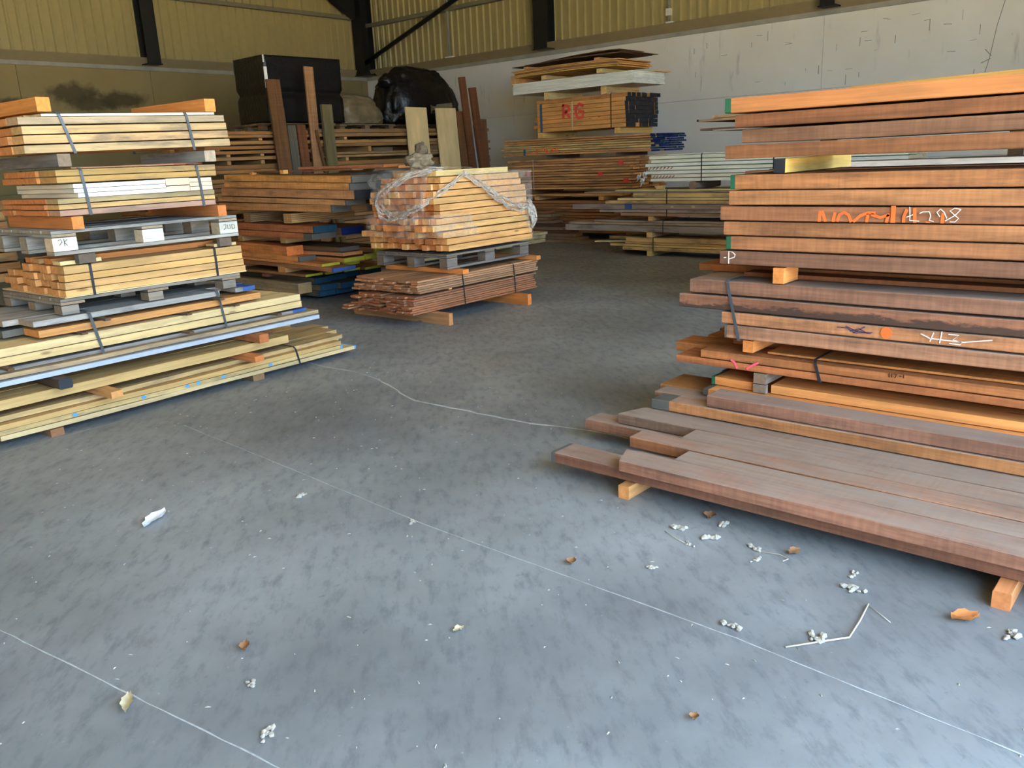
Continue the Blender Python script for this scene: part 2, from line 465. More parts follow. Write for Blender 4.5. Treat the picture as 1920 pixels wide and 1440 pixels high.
def ribbon(name, parent, pts, width, mat, normal, lift=0.0012, label=None, loc0=(0, 0, 0)):
    """flat painted stroke through pts (parent coordinates), facing `normal`; a sliver of real thickness"""
    nv = Vector(normal).normalized()
    P = [Vector(p) + nv * lift for p in pts]
    verts, faces = [], []
    k = len(P)
    for i in range(k):
        d = (P[min(i + 1, k - 1)] - P[max(i - 1, 0)]).normalized()
        sd = d.cross(nv).normalized() * width / 2
        ext = d * (width * 0.3) * (-1 if i == 0 else (1 if i == k - 1 else 0))
        for q in (P[i] + ext - sd, P[i] + ext + sd):
            verts.append(q); verts.append(q - nv * (lift + 0.0004))
    for i in range(k - 1):
        a, b = i * 4, (i + 1) * 4
        faces += [(a, b, b + 2, a + 2), (a + 1, a + 3, b + 3, b + 1), (a, a + 1, b + 1, b), (a + 2, b + 2, b + 3, a + 3)]
    faces += [(0, 2, 3, 1), (4 * k - 4, 4 * k - 3, 4 * k - 1, 4 * k - 2)]
    o = link(name, mesh_from(name, [tuple(v) for v in verts], faces, [mat]), parent)
    if label: o['label'] = label
    return o

def disc(name, parent, c, rad, mat, normal, ry=None, label=None, seg=12):
    nv = Vector(normal).normalized(); a = nv.cross(Vector((0, 0, 1))).normalized(); b = nv.cross(a)
    verts = [tuple(Vector(c) + nv * 0.0015 + a * math.cos(2*math.pi*i/seg) * rad + b * math.sin(2*math.pi*i/seg) * (ry or rad)) for i in range(seg)]
    verts += [tuple(Vector(v) - nv * 0.002) for v in verts]
    faces = [tuple(range(seg)), tuple(reversed(range(seg, 2*seg)))] + [(i, i+seg, (i+1) % seg + seg, (i+1) % seg) for i in range(seg)]
    o = link(name, mesh_from(name, verts, faces, [mat]), parent)
    if label: o['label'] = label
    return o

def box_mesh(name, x0, x1, y0, y1, z0, z1, mat):
    v = [(x, y, z) for x in (x0, x1) for y in (y0, y1) for z in (z0, z1)]
    f = [(0, 1, 3, 2), (4, 6, 7, 5), (0, 4, 5, 1), (2, 3, 7, 6), (0, 2, 6, 4), (1, 5, 7, 3)]
    return mesh_from(name, v, f, [mat])

def tube_mesh(name, pts, rad, mat, seg=8, smooth=True, cap=True):
    P = [Vector(p) for p in pts]
    rads = rad if isinstance(rad, (list, tuple)) else [rad] * len(P)
    verts, faces = [], []
    for i, p in enumerate(P):
        d = (P[min(i + 1, len(P) - 1)] - P[max(i - 1, 0)]).normalized()
        a = d.cross(Vector((0, 0, 1)))
        if a.length < 1e-3: a = d.cross(Vector((0, 1, 0)))
        a.normalize(); b = d.cross(a)
        for j in range(seg):
            t = 2 * math.pi * j / seg
            verts.append(tuple(p + (a * math.cos(t) + b * math.sin(t)) * rads[i]))
    for i in range(len(P) - 1):
        for j in range(seg):
            faces.append((i*seg + j, i*seg + (j+1) % seg, (i+1)*seg + (j+1) % seg, (i+1)*seg + j))
    if cap:
        faces.append(tuple(reversed(range(seg)))); faces.append(tuple(range((len(P)-1)*seg, len(P)*seg)))
    return mesh_from(name, verts, faces, [mat], smooth=smooth)

# ------------------------------------------------------------------ the setting
fl = link('floor', box_mesh('floor', XB, XR + 0.3, YO, YL + 0.3, -0.2, 0, 'concrete_floor'))
tag(fl, 'smooth blue-grey concrete floor with stains and saw-cut joints', None, None, 'structure')
apron = link('yard_ground', box_mesh('yard_ground', -50, 50, -50, YL + 20, -0.45, -0.205, 'yard_gravel'))
tag(apron, 'pale concrete yard outside the open side of the shed', None, None, 'structure')

def joint(pts, w, name='joint_line'):
    verts, faces = [], []
    rr = random.Random(len(pts) * 31 + int(pts[0][0] * 100))
    fine = []
    for i in range(len(pts) - 1):
        a, b = Vector((*pts[i], 0)), Vector((*pts[i+1], 0))
        k = max(2, int((b - a).length / 0.06))
        fine += [a.lerp(b, t / k) for t in range(k)]
    fine.append(Vector((*pts[-1], 0)))
    for i, p in enumerate(fine):
        d = (fine[min(i+1, len(fine)-1)] - fine[max(i-1, 0)]).normalized()
        sd = Vector((-d.y, d.x, 0)); ww = w * rr.uniform(0.35, 1.0)
        off = sd * rr.uniform(-0.3, 0.3) * w
        verts += [tuple(p + off + sd * ww/2 + Vector((0, 0, 0.0008))), tuple(p + off - sd * ww/2 + Vector((0, 0, 0.0008)))]
    for i in range(len(fine) - 1): faces.append((2*i, 2*i+1, 2*i+3, 2*i+2))
    return link(name, mesh_from(name, verts, faces, ['joint_pale']), fl)
joint([(2.23, 4.6), (2.18, 3.55), (2.115, 2.4), (2.11, 1.0), (2.06, 0.2), (2.0, -1.5)], 0.006)
joint([(0.62, 3.4), (0.70, 2.94), (0.81, 2.23), (0.89, 1.72), (0.98, 1.1)], 0.006)
joint([(1.0, 5.02), (1.667, 5.02), (2.1, 5.03)], 0.007)
joint([(3.62, 5.35), (3.60, 5.056), (3.63, 4.75), (3.59, 4.487), (3.50, 4.2), (3.40, 3.95), (3.35, 3.80), (3.36, 3.6), (3.37, 3.477), (3.38, 3.15), (3.40, 2.87), (3.474, 2.588), (3.49, 2.32), (3.45, 2.0)], 0.022, 'crack')

def cladding_sheet(w, z0, z1, mat='cladding_cream'):
    """box-profile sheet 5 ribs wide: x along the wall, y into the room, z up"""
    prof = []
    for r in range(5):
        b = r * w / 5
        prof += [(b, 0), (b + 0.115, 0), (b + 0.135, 0.034), (b + 0.172, 0.034), (b + 0.192, 0)]
    prof.append((w, 0))
    verts, faces = [], []
    for (x, y) in prof:
        verts += [(x, y, z0), (x, y, z1)]
    for i in range(len(prof) - 1): faces.append((2*i, 2*i+2, 2*i+3, 2*i+1))
    return mesh_from('cladding_sheet', verts, faces, [mat])
SHEET = cladding_sheet(1.0, 3.70, 6.4)

def flash_mesh(L):
    """sloping sill flashing above the concrete: x along, y into the room"""
    pr = [(-0.02, 3.60), (0.005, 3.60), (0.085, 3.755), (0.085, 3.772), (-0.06, 3.79), (-0.06, 3.60)]
    k = len(pr); verts = [(x, y, z) for x in (0, L) for (y, z) in pr]
    faces = [tuple(range(k)), tuple(reversed(range(k, 2*k)))] + [(i, i+k, (i+1) % k + k, (i+1) % k) for i in range(k)]
    me = mesh_from('flashing', verts, faces, ['flashing'])
    bm = bmesh.new(); bm.from_mesh(me); bmesh.ops.recalc_face_normals(bm, faces=bm.faces); bm.to_mesh(me); bm.free()
    return me

def build_wall(name, label, origin, ang, length, conc, seams, girt_z):
    """local x runs along the wall, local +y points into the room"""
    w = link(name, box_mesh(name, 0, length, -0.30, -0.05, 0, 3.60, 'concrete_edge'), None, origin, (0, 0, ang))
    tag(w, label, None, None, 'structure')
    rows = [(0.0, 1.18), (1.184, 2.355), (2.36, 3.52)]
    for i in range(len(seams) - 1):
        for (z0, z1) in rows:
            a, b = seams[i] + 0.004, seams[i+1] - 0.004
            link('concrete_panel', box_mesh('concrete_panel', a, b, -0.05, 0.0, z0, z1, conc), w)
    link('light_leak_block', box_mesh('light_leak_block', -0.4, length + 0.4, -0.42, -0.32, 0, 6.45, 'girt_steel'), w)  # added unseen box, blocks sky light leaking through the wall gaps
    link('cap_strip', box_mesh('cap_strip', 0, length, -0.05, 0.006, 3.524, 3.60, 'concrete_edge'), w)
    link('flashing', flash_mesh(length), w)
    n = int(length)
    for i in range(n + 1):
        link('cladding_sheet', SHEET, w, (i * 1.0 if i < n else length - 1.0, -0.06 if i < n else -0.063, 0))
    for z in girt_z:
        link('girt', box_mesh('girt', 0, length, -0.02, 0.10, z, z + 0.085, 'girt_steel'), w)
    return w
# right wall: local x runs from the open side (y=YO) to the corner; into the room is -x
LR = YL - YO
wr = build_wall('wall_right', 'pale concrete panel wall with cream ribbed cladding above at right', (XR, YO, 0), math.pi/2, LR, 'concrete_pale',
                [0, -0.25 - YO, 5.79 - YO, 11.75 - YO, LR], [4.77, 5.9])
wl = build_wall('wall_left', 'concrete wall tinted for its warm shade, with cream ribbed cladding above at the far left', (XR, YL, 0), math.pi, XR - XB, 'concrete_shade_tint',
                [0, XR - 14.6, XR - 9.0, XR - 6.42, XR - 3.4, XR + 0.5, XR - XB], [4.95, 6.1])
wb = build_wall('wall_back', 'cream clad concrete wall behind the viewer', (XB, YL, 0), -math.pi/2, LR, 'concrete_pale', [0, 6, 12, LR], [4.8])
wf = link('wall_front', box_mesh('wall_front', XD1, XR + 0.3, YO - 0.2, YO, 0, 6.35, 'concrete_pale')); tag(wf, 'concrete wall right of the wide doorway behind the viewer', None, None, 'structure')
wf2 = link('wall_frontleft', box_mesh('wall_frontleft', XB - 0.3, XD0, YO - 0.2, YO, 0, 6.35, 'concrete_pale')); tag(wf2, 'concrete wall left of the wide doorway behind the viewer', None, None, 'structure')
ceil = link('ceiling', box_mesh('ceiling', XB - 0.3, XR + 0.3, YO, YL + 0.3, 6.35, 6.45, 'roof_sheet'))
tag(ceil, 'cream sheeted roof over the shed', None, None, 'structure')
lint = link('trim_1', box_mesh('trim_1', XD0, XD1, YO - 0.15, YO, HO, 6.35, 'cladding_cream'))
tag(lint, 'cream header sheeting above the wide doorway', None, None, 'structure')

# marks on the walls: stain patch (left wall), scuffs and a diagonal crack (right wall)
def wall_pt(y, z): return (y - YO, 0.0, z)
def rstroke(pts, w, mat='wall_scuff', name='scuff'): ribbon(name, wr, [wall_pt(y, z) for (y, z) in pts], w, mat, (0, 1, 0), 0.0015)
rstroke([(3.06, 3.52), (3.12, 3.374), (3.19, 3.05), (3.23, 2.75), (3.25, 2.6), (3.30, 2.36)], 0.010, name='crack')
rstroke([(3.23, 2.62), (3.32, 2.72)], 0.011, name='crack'); rstroke([(3.24, 2.58), (3.36, 2.53)], 0.011, name='crack')
rsc = random.Random(5)
for i in range(34):
    y = rsc.uniform(3.4, 8.3); z = rsc.uniform(2.4, 3.4)
    if rsc.random() < 0.5: rstroke([(y, z), (y + rsc.uniform(-.004, .004), z - rsc.uniform(.03, .16))], rsc.uniform(.004, .012))
    else: rstroke([(y, z), (y - rsc.uniform(.04, .12), z + rsc.uniform(-.012, .012))], rsc.uniform(.004, .009))

# steel frame
def column(x, y, yaw, label, d=0.34, fl_w=0.26, z0=3.62):
    o = link('steel_column', None, None, (x, y, z0), (0, 0, yaw))
    tag(o, label, None, None, 'structure')
    H = 6.35 - z0
    link('flange', box_mesh('flange', -d/2, -d/2 + 0.025, -fl_w/2, fl_w/2, 0, H, 'steel_dark'), o)
    link('flange', box_mesh('flange', d/2 - 0.025, d/2, -fl_w/2, fl_w/2, 0, H, 'steel_dark'), o)
    link('web', box_mesh('web', -d/2 + 0.025, d/2 - 0.025, -0.012, 0.012, 0, H, 'steel_dark'), o)
    link('base_plate', box_mesh('base_plate', -d/2 - 0.02, d/2, -fl_w/2 - 0.02, fl_w/2 + 0.02, 0, 0.02, 'steel_dark'), o)
    return o
column(XR - 0.12, 5.66, 0, 'dark steel column above the right wall, near the photo top right', 0.30, 0.24)
column(XR - 0.12, 11.68, 0, 'dark steel column on the right wall above the stacked sheets', 0.30, 0.34)
column(XR - 0.20, YL - 0.22, 0, 'dark steel column standing in the far corner of the shed', 0.36, 0.36)
column(9.0, YL - 0.12, math.pi/2, 'dark steel column on the shaded left wall', 0.30, 0.28)
tag(link('haunch', mesh_from('haunch', [(XR-0.45, YL-0.3, 4.95), (XR-0.45, YL-0.3, 6.3), (XR-2.2, YL-0.3, 6.3), (XR-1.5, YL-0.3, 5.55),
     (XR-0.45, YL-0.1, 4.95), (XR-0.45, YL-0.1, 6.3), (XR-2.2, YL-0.1, 6.3), (XR-1.5, YL-0.1, 5.55)],
     [(0, 1, 2, 3), (7, 6, 5, 4), (0, 3, 7, 4), (3, 2, 6, 7), (0, 4, 5, 1)], ['steel_dark'])), 'dark steel haunch plate at the corner column', None, None, 'structure')
tag(link('diagonal_brace', tube_mesh('diagonal_brace', [(XR-0.2, 17.45, 3.92), (XR-0.2, 14.4, 4.87), (XR-0.2, 10.5, 6.09)], 0.055, 'steel_dark', 10)),
    'dark steel diagonal brace rising from the corner column', None, None, 'structure')
cd = link('conduit', tube_mesh('conduit', [(XR-0.07, 8.72, 3.78), (XR-0.07, 8.72, 6.2)], 0.02, 'conduit', 8)); tag(cd, 'thin grey conduit on the cream cladding with a white box', None, None, 'structure')
link('junction_box', box_mesh('junction_box', XR-0.12, XR-0.05, 8.66, 8.76, 3.90, 4.02, 'white_guard'), cd)
link('pipe_clip', box_mesh('pipe_clip', XR-0.12, XR-0.03, 8.62, 8.76, 3.765, 3.79, 'white_guard'), cd)
cd2 = link('conduit', tube_mesh('conduit', [(XR-0.07, 14.55, 3.78), (XR-0.07, 14.55, 6.2)], 0.025, 'conduit', 8)); tag(cd2, 'thin grey pipe on the cladding left of the wall column', None, None, 'structure')
link('pipe_clip', box_mesh('pipe_clip', XR-0.12, XR-0.03, 14.42, 14.66, 3.765, 3.79, 'white_guard'), cd2)

# ------------------------------------------------------------------ wood colours
PINE = (222, 184, 128); PALE = (236, 208, 156); CREAM = (240, 222, 182); ORANGE = (226, 152, 88); TAN = (204, 158, 108)
BROWN = (156, 108, 76); RED = (164, 100, 66); DARK = (112, 76, 54); GREY = (150, 145, 138); UMBER = (134, 96, 62); RUST = (186, 112, 62)

def bearer(F, s0, s1, n0, n1, z0, z1, label, col=ORANGE, mat='sawn_pine', group=None, **kw):
    return plank(F, s0, s1, n0, n1, z0, z1, col, mat, 'timber_bearer', axis='n', label=label, cat='timber bearer', group=group, secs=2, jit=0.001, **kw)
def board(F, s0, s1, n0, n1, z0, z1, label, col, mat, group=None, **kw):
    return plank(F, s0, s1, n0, n1, z0, z1, col, mat, 'timber_plank', label=label, cat='plank', group=group, **kw)

# ------------------------------------------------------------------ right: low pile of dusty boards (s = -y, n = x)
FR = Frame(0, 0, -90)
NE = 1.25     # near ends run past the camera, out of frame
gl = 'dusty planks laid low beside the tall slab stack'
HW = dict(mat='dusty_hardwood', group=gl, chamfer=0.003, secs=6)
bearer(FR, -1.899, -1.845, 2.808, 4.55, 0, 0.064, 'short orange bearer under the far end of the low dusty planks', (230, 166, 104), chamfer=0.002)
bearer(FR, -0.442, -0.388, 2.756, 4.55, 0, 0.064, 'short orange bearer under the low dusty planks at the right edge', (226, 150, 96), chamfer=0.002)
bearer(FR, 0.95, 1.005, 2.80, 4.55, 0, 0.064, 'bearer under the near ends of the low dusty planks', (226, 150, 96))
board(FR, -2.305, NE, 2.855, 3.003, 0.064, 0.119, 'bottom front plank of the low dusty pile, reaching furthest left', (150, 98, 74), tip0=0.02, paint='grey_paint', **HW)
board(FR, -1.985, NE, 3.008, 3.100, 0.064, 0.118, 'narrow bottom-layer plank peeping between the two front dusty planks', (150, 104, 80), **HW)
board(FR, -1.80, NE, 3.105, 3.335, 0.064, 0.118, 'wide bottom-layer plank under the middle of the low pile', (148, 102, 78), **HW)
board(FR, -2.465, NE, 3.345, 3.485, 0.064, 0.119, 'grey-ended plank of the bottom layer, lying farthest out on the open floor', (152, 106, 82), **HW)
bearer(FR, -1.885, -1.825, 3.556, 4.55, 0.0645, 0.1755, 'dark upright bearer in the shadow under the green-tinged plank', (110, 84, 62), 'rough_hardwood')
bearer(FR, -0.45, -0.39, 3.556, 4.55, 0.0645, 0.1755, 'dark upright bearer under the middle of the green-tinged plank', (110, 84, 62), 'rough_hardwood')
bearer(FR, 0.94, 1.0, 3.556, 4.55, 0.0645, 0.1755, 'dark upright bearer under the near end of the green-tinged plank', (110, 84, 62), 'rough_hardwood')
board(FR, -1.925, NE, 2.817, 2.955, 0.1195, 0.175, 'thick front top plank of the low pile with a slanting grey end', (164, 110, 84), skew=-0.05, **HW)
board(FR, -1.712, NE, 2.958, 3.092, 0.1195, 0.174, 'grey-brown plank just behind the thick front top plank', (154, 116, 92), **HW)
board(FR, -2.030, NE, 3.102, 3.216, 0.1195, 0.176, 'plank with a rust-brown front face standing proud in the low pile', (176, 112, 72), **HW)
board(FR, -1.830, NE, 3.222, 3.368, 0.1195, 0.174, 'short-ended grey plank fourth from the front of the low pile', (156, 120, 96), **HW)
board(FR, -2.250, NE, 3.374, 3.548, 0.1195, 0.175, 'grey plank with cobweb dust on its pointed end', (152, 118, 96), skew=0.06, **HW)
board(FR, -2.175, NE, 3.530, 3.655, 0.176, 0.232, 'plank with a green-tinged end and orange front edge above the grey planks', (188, 124, 76), tip0=0.10, paint='grey_paint', **HW)
board(FR, -2.240, NE, 3.665, 3.790, 0.176, 0.230, 'dusty plank lying level behind the green-tinged plank', (150, 110, 84), **HW)
board(FR, -2.285, NE, 3.798, 4.050, 0.176, 0.232, 'wide plank with a clean brown patch at its far end', (170, 116, 66), mat='rough_hardwood', group=gl, secs=5, chamfer=0.003)
board(FR, -1.870, NE, 3.542, 3.688, 0.233, 0.294, 'topmost dusty brown plank resting on the green-tinged one', (150, 104, 82), **HW)
FO = dict(mat='sawn_pine', group='fresh orange boards behind the dusty planks', secs=4)
board(FR, -1.985, NE, 3.715, 3.985, 0.234, 0.268, 'fresh orange board lying under the short orange off-cut', (238, 166, 96), tip0=0.03, paint='grey_paint', **FO)
board(FR, -1.985, -1.755, 3.806, 3.98, 0.269, 0.314, 'short fresh orange off-cut with a green end left of the grey block', (236, 158, 88), tip0=0.02, paint='green_paint', **FO)
board(FR, -1.66, NE, 3.806, 3.985, 0.269, 0.314, 'long fresh orange board running right from the grey block', (240, 168, 98), **FO)
board(FR, -2.02, NE, 3.99, 4.25, 0.234, 0.30, 'darker orange board at the back of the fresh boards', (206, 134, 74), **FO)
bearer(FR, -1.742, -1.676, 3.778, 4.65, 0.316, 0.372, 'grey weathered bearer block under the lettered plank bundle', (138, 126, 116), 'grey_timber')
bearer(FR, 0.55, 0.62, 3.778, 4.65, 0.316, 0.372, 'rear bearer block under the lettered plank bundle', (138, 126, 116), 'grey_timber')
# a stout foot gives the grey block its visible height down to the board below
bearer(FR, -1.742, -1.676, 3.778, 3.803, 0.2685, 0.316, 'small grey packing piece under the weathered bearer block', (138, 126, 116), 'grey_timber')

# lettered orange-brown bundle (117-1)
b = Pack(FR, -0.4, 4.2, 0.372, 'orange-brown plank bundle with black strap and inked number')
OB = dict(mat='rough_hardwood', secs=5, chamfer=0.002)
p1 = b.add(-2.18, NE, 3.78, 3.985, 0.373, 0.412, (190, 116, 70), **OB)
p2 = b.add(-2.037, NE, 3.782, 3.985, 0.413, 0.456, (196, 124, 74), **OB)
b.add(-1.70, NE, 3.84, 4.02, 0.457, 0.468, (222, 146, 80), **OB)
b.add(-2.30, NE, 3.99, 4.18, 0.373, 0.43, (196, 128, 76), **OB)
b.add(-2.21, NE, 4.185, 4.38, 0.373, 0.44, (188, 116, 66), **OB)
b.add(-2.24, NE, 4.385, 4.60, 0.373, 0.44, (188, 116, 66), **OB)
b.add(-1.98, NE, 4.03, 4.30, 0.442, 0.468, (196, 124, 70), **OB)
b.add(-1.90, NE, 4.305, 4.60, 0.442, 0.468, (176, 112, 66), **OB)
b.strap(-1.425, 3.78, 4.6, 0.373, 0.468, 0.014, lean=0.03)
def onto(mark, board_):
    """make a mark, given in its pack's axes, a sub-part of one board of that pack"""
    mark.parent = board_; mark.location = -Vector(board_.location)
    return mark
def stroke(packobj, org, pts, w, mat, x, name, label=None):
    """pts are (y, z) on the slab face at depth x; packobj's own axes are (s=-y, n=x, z)"""
    return ribbon(name, packobj, [(-y - org[0], x - org[1], z - org[2]) for (y, z) in pts], w, mat, (0, -1, 0), 0.0018, label)
for pts in ([(1.103, .454), (1.102, .435)], [(1.092, .453), (1.091, .436)], [(1.084, .452), (1.072, .452), (1.078, .435)], [(1.062, .446), (1.052, .446)], [(1.043, .453), (1.042, .439)]):
    onto(stroke(b.e, b.org, pts, 0.003, 'black_ink', 3.779, 'inked_number'), p2)
onto(stroke(b.e, b.org, [(1.863, .419), (1.846, .409), (1.831, .380)], 0.010, 'pink_spray', 3.777, 'spray_mark', 'pink sprayed v mark'), p1)
onto(stroke(b.e, b.org, [(1.777, .384), (1.744, .409), (1.72, .420)], 0.010, 'pink_spray', 3.777, 'spray_mark'), p1)
bearer(FR, -1.802, -1.748, 3.775, 4.65, 0.469, 0.532, 'orange bearer between the lettered bundle and the strapped slabs', (228, 152, 84))
bearer(FR, 0.50, 0.555, 3.775, 4.65, 0.469, 0.532, 'rear bearer under the strapped slabs', (228, 152, 84))

# four strapped slabs
b = Pack(FR, -0.4, 4.2, 0.533, 'strapped bundle of thick rough slabs with chalk and orange dot')
DH = dict(mat='dusty_hardwood', secs=8, chamfer=0.004)
b.add(-1.895, NE, 3.76, 4.25, 0.533, 0.603, (176, 126, 96), tip0=0.012, paint='grey_paint', **DH)
q2 = b.add(-1.915, NE, 3.765, 4.25, 0.606, 0.669, (200, 134, 90), **DH)
b.add(-2.152, NE, 3.76, 4.25, 0.672, 0.745, (166, 112, 84), mat='waney_hardwood', secs=8, chamfer=0.004)
b.add(-2.093, NE, 3.76, 4.25, 0.752, 0.822, (158, 112, 88), **DH)
b.add(-2.06, NE, 4.255, 4.62, 0.533, 0.60, (74, 74, 48), tip0=0.03, paint='dark_green_paint', **DH)
b.add(-2.06, NE, 4.255, 4.62, 0.606, 0.67, (150, 90, 50), **DH)
b.add(-2.20, NE, 4.255, 4.62, 0.672, 0.745, (160, 100, 60), **DH)
b.add(-2.22, NE, 4.255, 4.62, 0.752, 0.82, (160, 100, 60), **DH)
b.strap(-1.85, 3.755, 4.62, 0.533, 0.824, 0.016, 'strap_grey', lean=0.07)
onto(disc('spray_dot', b.e, (-1.125 + 0.4, 3.763 - 4.2, 0.637 - 0.533), 0.024, 'orange_spray', (0, -1, 0), 0.026, 'orange sprayed dot'), q2)
for pts in ([(.982, .648), (.945, .632), (.867, .630), (.817, .629), (.712, .649)], [(.933, .657), (.944, .619)], [(.901, .665), (.906, .617)], [(.875, .657), (.835, .657), (.857, .635), (.821, .628), (.827, .617), (.868, .619)]):
    onto(stroke(b.e, b.org, pts, 0.004, 'chalk', 3.762, 'chalk_mark'), q2)
for pts in ([(1.339, .643), (1.294, .643), (1.258, .623), (1.184, .633)], [(1.216, .655), (1.266, .623)], [(1.30, .650), (1.25, .632), (1.19, .627)], [(1.28, .63), (1.24, .645), (1.21, .63)]):
    onto(stroke(b.e, b.org, pts, 0.004, 'violet_ink', 3.762, 'ink_scribble'), q2)
board(FR, -2.20, NE, 4.05, 4.30, 0.823, 0.86, 'brown board lying loose on the strapped slabs behind the bearer', (160, 96, 50), 'rough_hardwood', secs=4)
board(FR, -1.88, NE, 3.93, 4.04, 0.823, 0.845, 'thin edge strip on the strapped slabs beside the grey strap', (150, 92, 56), 'rough_hardwood', secs=4)
bearer(FR, -1.652, -1.600, 3.755, 3.925, 0.8235, 0.902, 'orange bearer end under the six thick slabs, facing left', (226, 156, 88))
bearer(FR, -1.652, -1.600, 4.32, 4.62, 0.8235, 0.902, 'back half of the bearer under the six thick slabs', (226, 156, 88))
bearer(FR, 0.45, 0.50, 3.755, 3.925, 0.8235, 0.902, 'near bearer under the six thick slabs', (226, 156, 88))

# six loose thick slabs
S4 = [(-1.930, .903, .972, (140, 100, 78), 'bottom slab of the six, chalked with the letter P', None),
      (-1.898, .975, 1.042, (180, 122, 82), 'second slab up of the six, with a green painted end above the letter P slab', 'green_paint'),
      (-1.912, 1.044, 1.112, (184, 126, 84), 'third slab up of the six, light brown with greenish stain', None),
      (-1.932, 1.115, 1.184, (168, 112, 78), 'fourth slab up of the six, sprayed with orange letters and chalk digits', None),
      (-1.889, 1.187, 1.257, (196, 136, 90), 'fifth slab up of the six, plain wavy-grained and light', None),
      (-1.885, 1.260, 1.331, (190, 128, 82), 'top slab of the six, with a green end and pencilled arch', 'green_paint')]
slabs = []
for (s0, z0, z1, c, lb, pt) in S4:
    o = board(FR, s0, NE, 3.76, 4.40, z0, z1, lb, c, 'rough_hardwood', 'thick brown slabs of the middle tier at right', tip0=0.025 if pt else 0.0, paint=pt, secs=8, chamfer=0.004, v=0.03)
    slabs.append((o, ((s0 + NE) / 2, (3.76 + 4.40) / 2, z0)))
board(FR, -2.10, NE, 4.41, 4.68, 1.187, 1.257, 'dark green ended board tucked behind the six slabs', (120, 84, 52), 'rough_hardwood', None, tip0=0.05, paint='dark_green_paint', secs=3)
o, og = slabs[0]
for pts in ([(1.882, .907), (1.883, .966), (1.862, .962), (1.849, .950), (1.853, .938), (1.879, .929)], [(1.907, .934), (1.897, .935)]):
    stroke(o, og, pts, 0.004, 'chalk', 3.7595, 'chalk_mark', 'chalk letter P')
o, og = slabs[3]
for pts in ([(1.447, 1.118), (1.445, 1.160), (1.436, 1.161), (1.419, 1.119)], [(1.385, 1.119), (1.379, 1.153)], [(1.366, 1.120), (1.358, 1.146), (1.338, 1.156), (1.319, 1.146), (1.307, 1.118)],
            [(1.294, 1.119), (1.268, 1.143), (1.237, 1.155), (1.209, 1.155)], [(1.24, 1.119), (1.236, 1.148)], [(1.22, 1.148), (1.184, 1.136), (1.15, 1.148)], [(1.158, 1.119), (1.152, 1.146)],
            [(1.129, 1.119), (1.134, 1.180)], [(1.089, 1.120), (1.089, 1.141), (1.080, 1.168)], [(1.044, 1.119), (1.049, 1.172)], [(1.0, 1.119), (.987, 1.119)], [(.939, 1.119), (.938, 1.154)]):
    stroke(o, og, pts, 0.0125 if pts[0][0] != 1.0 else 0.005, 'orange_spray', 3.7595, 'spray_lettering')
stroke(o, og, [(1.132, 1.120), (1.133, 1.180)], 0.018, 'orange_spray', 3.7593, 'spray_lettering')
for pts in ([(1.068, 1.180), (1.064, 1.138), (1.065, 1.126), (1.028, 1.123)], [(1.078, 1.139), (1.054, 1.149)], [(1.027, 1.155), (1.016, 1.161), (.991, 1.162), (.984, 1.146), (.988, 1.127), (.972, 1.123)],
            [(.950, 1.143), (.962, 1.160), (.949, 1.173), (.934, 1.160), (.923, 1.137)], [(.873, 1.172), (.896, 1.177), (.913, 1.166), (.894, 1.149), (.879, 1.136), (.891, 1.122), (.909, 1.122)], [(.873, 1.172), (.894, 1.147), (.927, 1.126)]):
    stroke(o, og, pts, 0.0032, 'chalk', 3.7585, 'chalk_digits')
bearer(FR, -1.672, -1.618, 3.765, 4.60, 1.3315, 1.399, 'dark-ended bearer between the six slabs and the top four', (228, 196, 110), paint='black_paint', paint0=True)
bearer(FR, 0.45, 0.50, 3.765, 4.60, 1.3315, 1.399, 'near bearer between the six slabs and the top four', (228, 196, 110))
S5 = [(-1.914, 1.400, 1.467, (150, 100, 66), 'lowest of the top four slabs, dark brown with arched grain'),
      (-1.832, 1.470, 1.535, (146, 106, 80), 'second of the top four slabs, greyish brown and shorter'),
      (-1.869, 1.541, 1.603, (152, 98, 64), 'third of the top four slabs, deep brown below the orange one'),
      (-1.922, 1.608, 1.679, (222, 150, 92), 'topmost slab, bright orange with a green painted end')]
for i, (s0, z0, z1, c, lb) in enumerate(S5):
    board(FR, s0, NE, 3.76, 4.35, z0, z1, lb, c, 'rough_hardwood' if i < 3 else 'sawn_pine', 'top four slabs at right', tip0=0.03 if i == 3 else 0.0, paint='green_paint', secs=8, chamfer=0.004, v=0.03)
# stack standing behind the tall right stack (seen above it and through its gap)
b = Pack(FR, -1.2, 7.5, 0.0, 'brown timber pack standing behind the tall slab stack')
for i in range(9):
    for j in range(4):
        b.add(-3.3 + RND.uniform(-.1, .1), 1.4, 7.0 + .25 * j, 7.24 + .25 * j, 0.10 + .13 * i, 0.215 + .13 * i, BROWN, 'rough_hardwood', secs=2)
for s in (-3.0, -1.0, 1.0): b.add(s, s + .08, 7.0, 7.95, 0.0, 0.099, TAN, axis='n', name='bearer', secs=1)
for k, (y1, x0, z, lb, c) in enumerate(((2.55, 7.05, 1.262, 'white moulded strip glimpsed in the gap under the top slabs', (236, 230, 220)), (2.44, 7.14, 1.262, 'yellow batten glimpsed in the gap under the top slabs', (220, 184, 110)),
          (2.30, 7.26, 1.262, 'brown board glimpsed in the gap under the top slabs', (140, 104, 74)), (1.9, 7.5, 1.262, 'grey-brown board at the back of the gap under the top slabs', (150, 130, 110)))):
    board(FR, -y1, 1.2, x0, x0 + 0.08 + .05 * k, z, z + 0.045, lb, c, 'sawn_pine', None, secs=2)
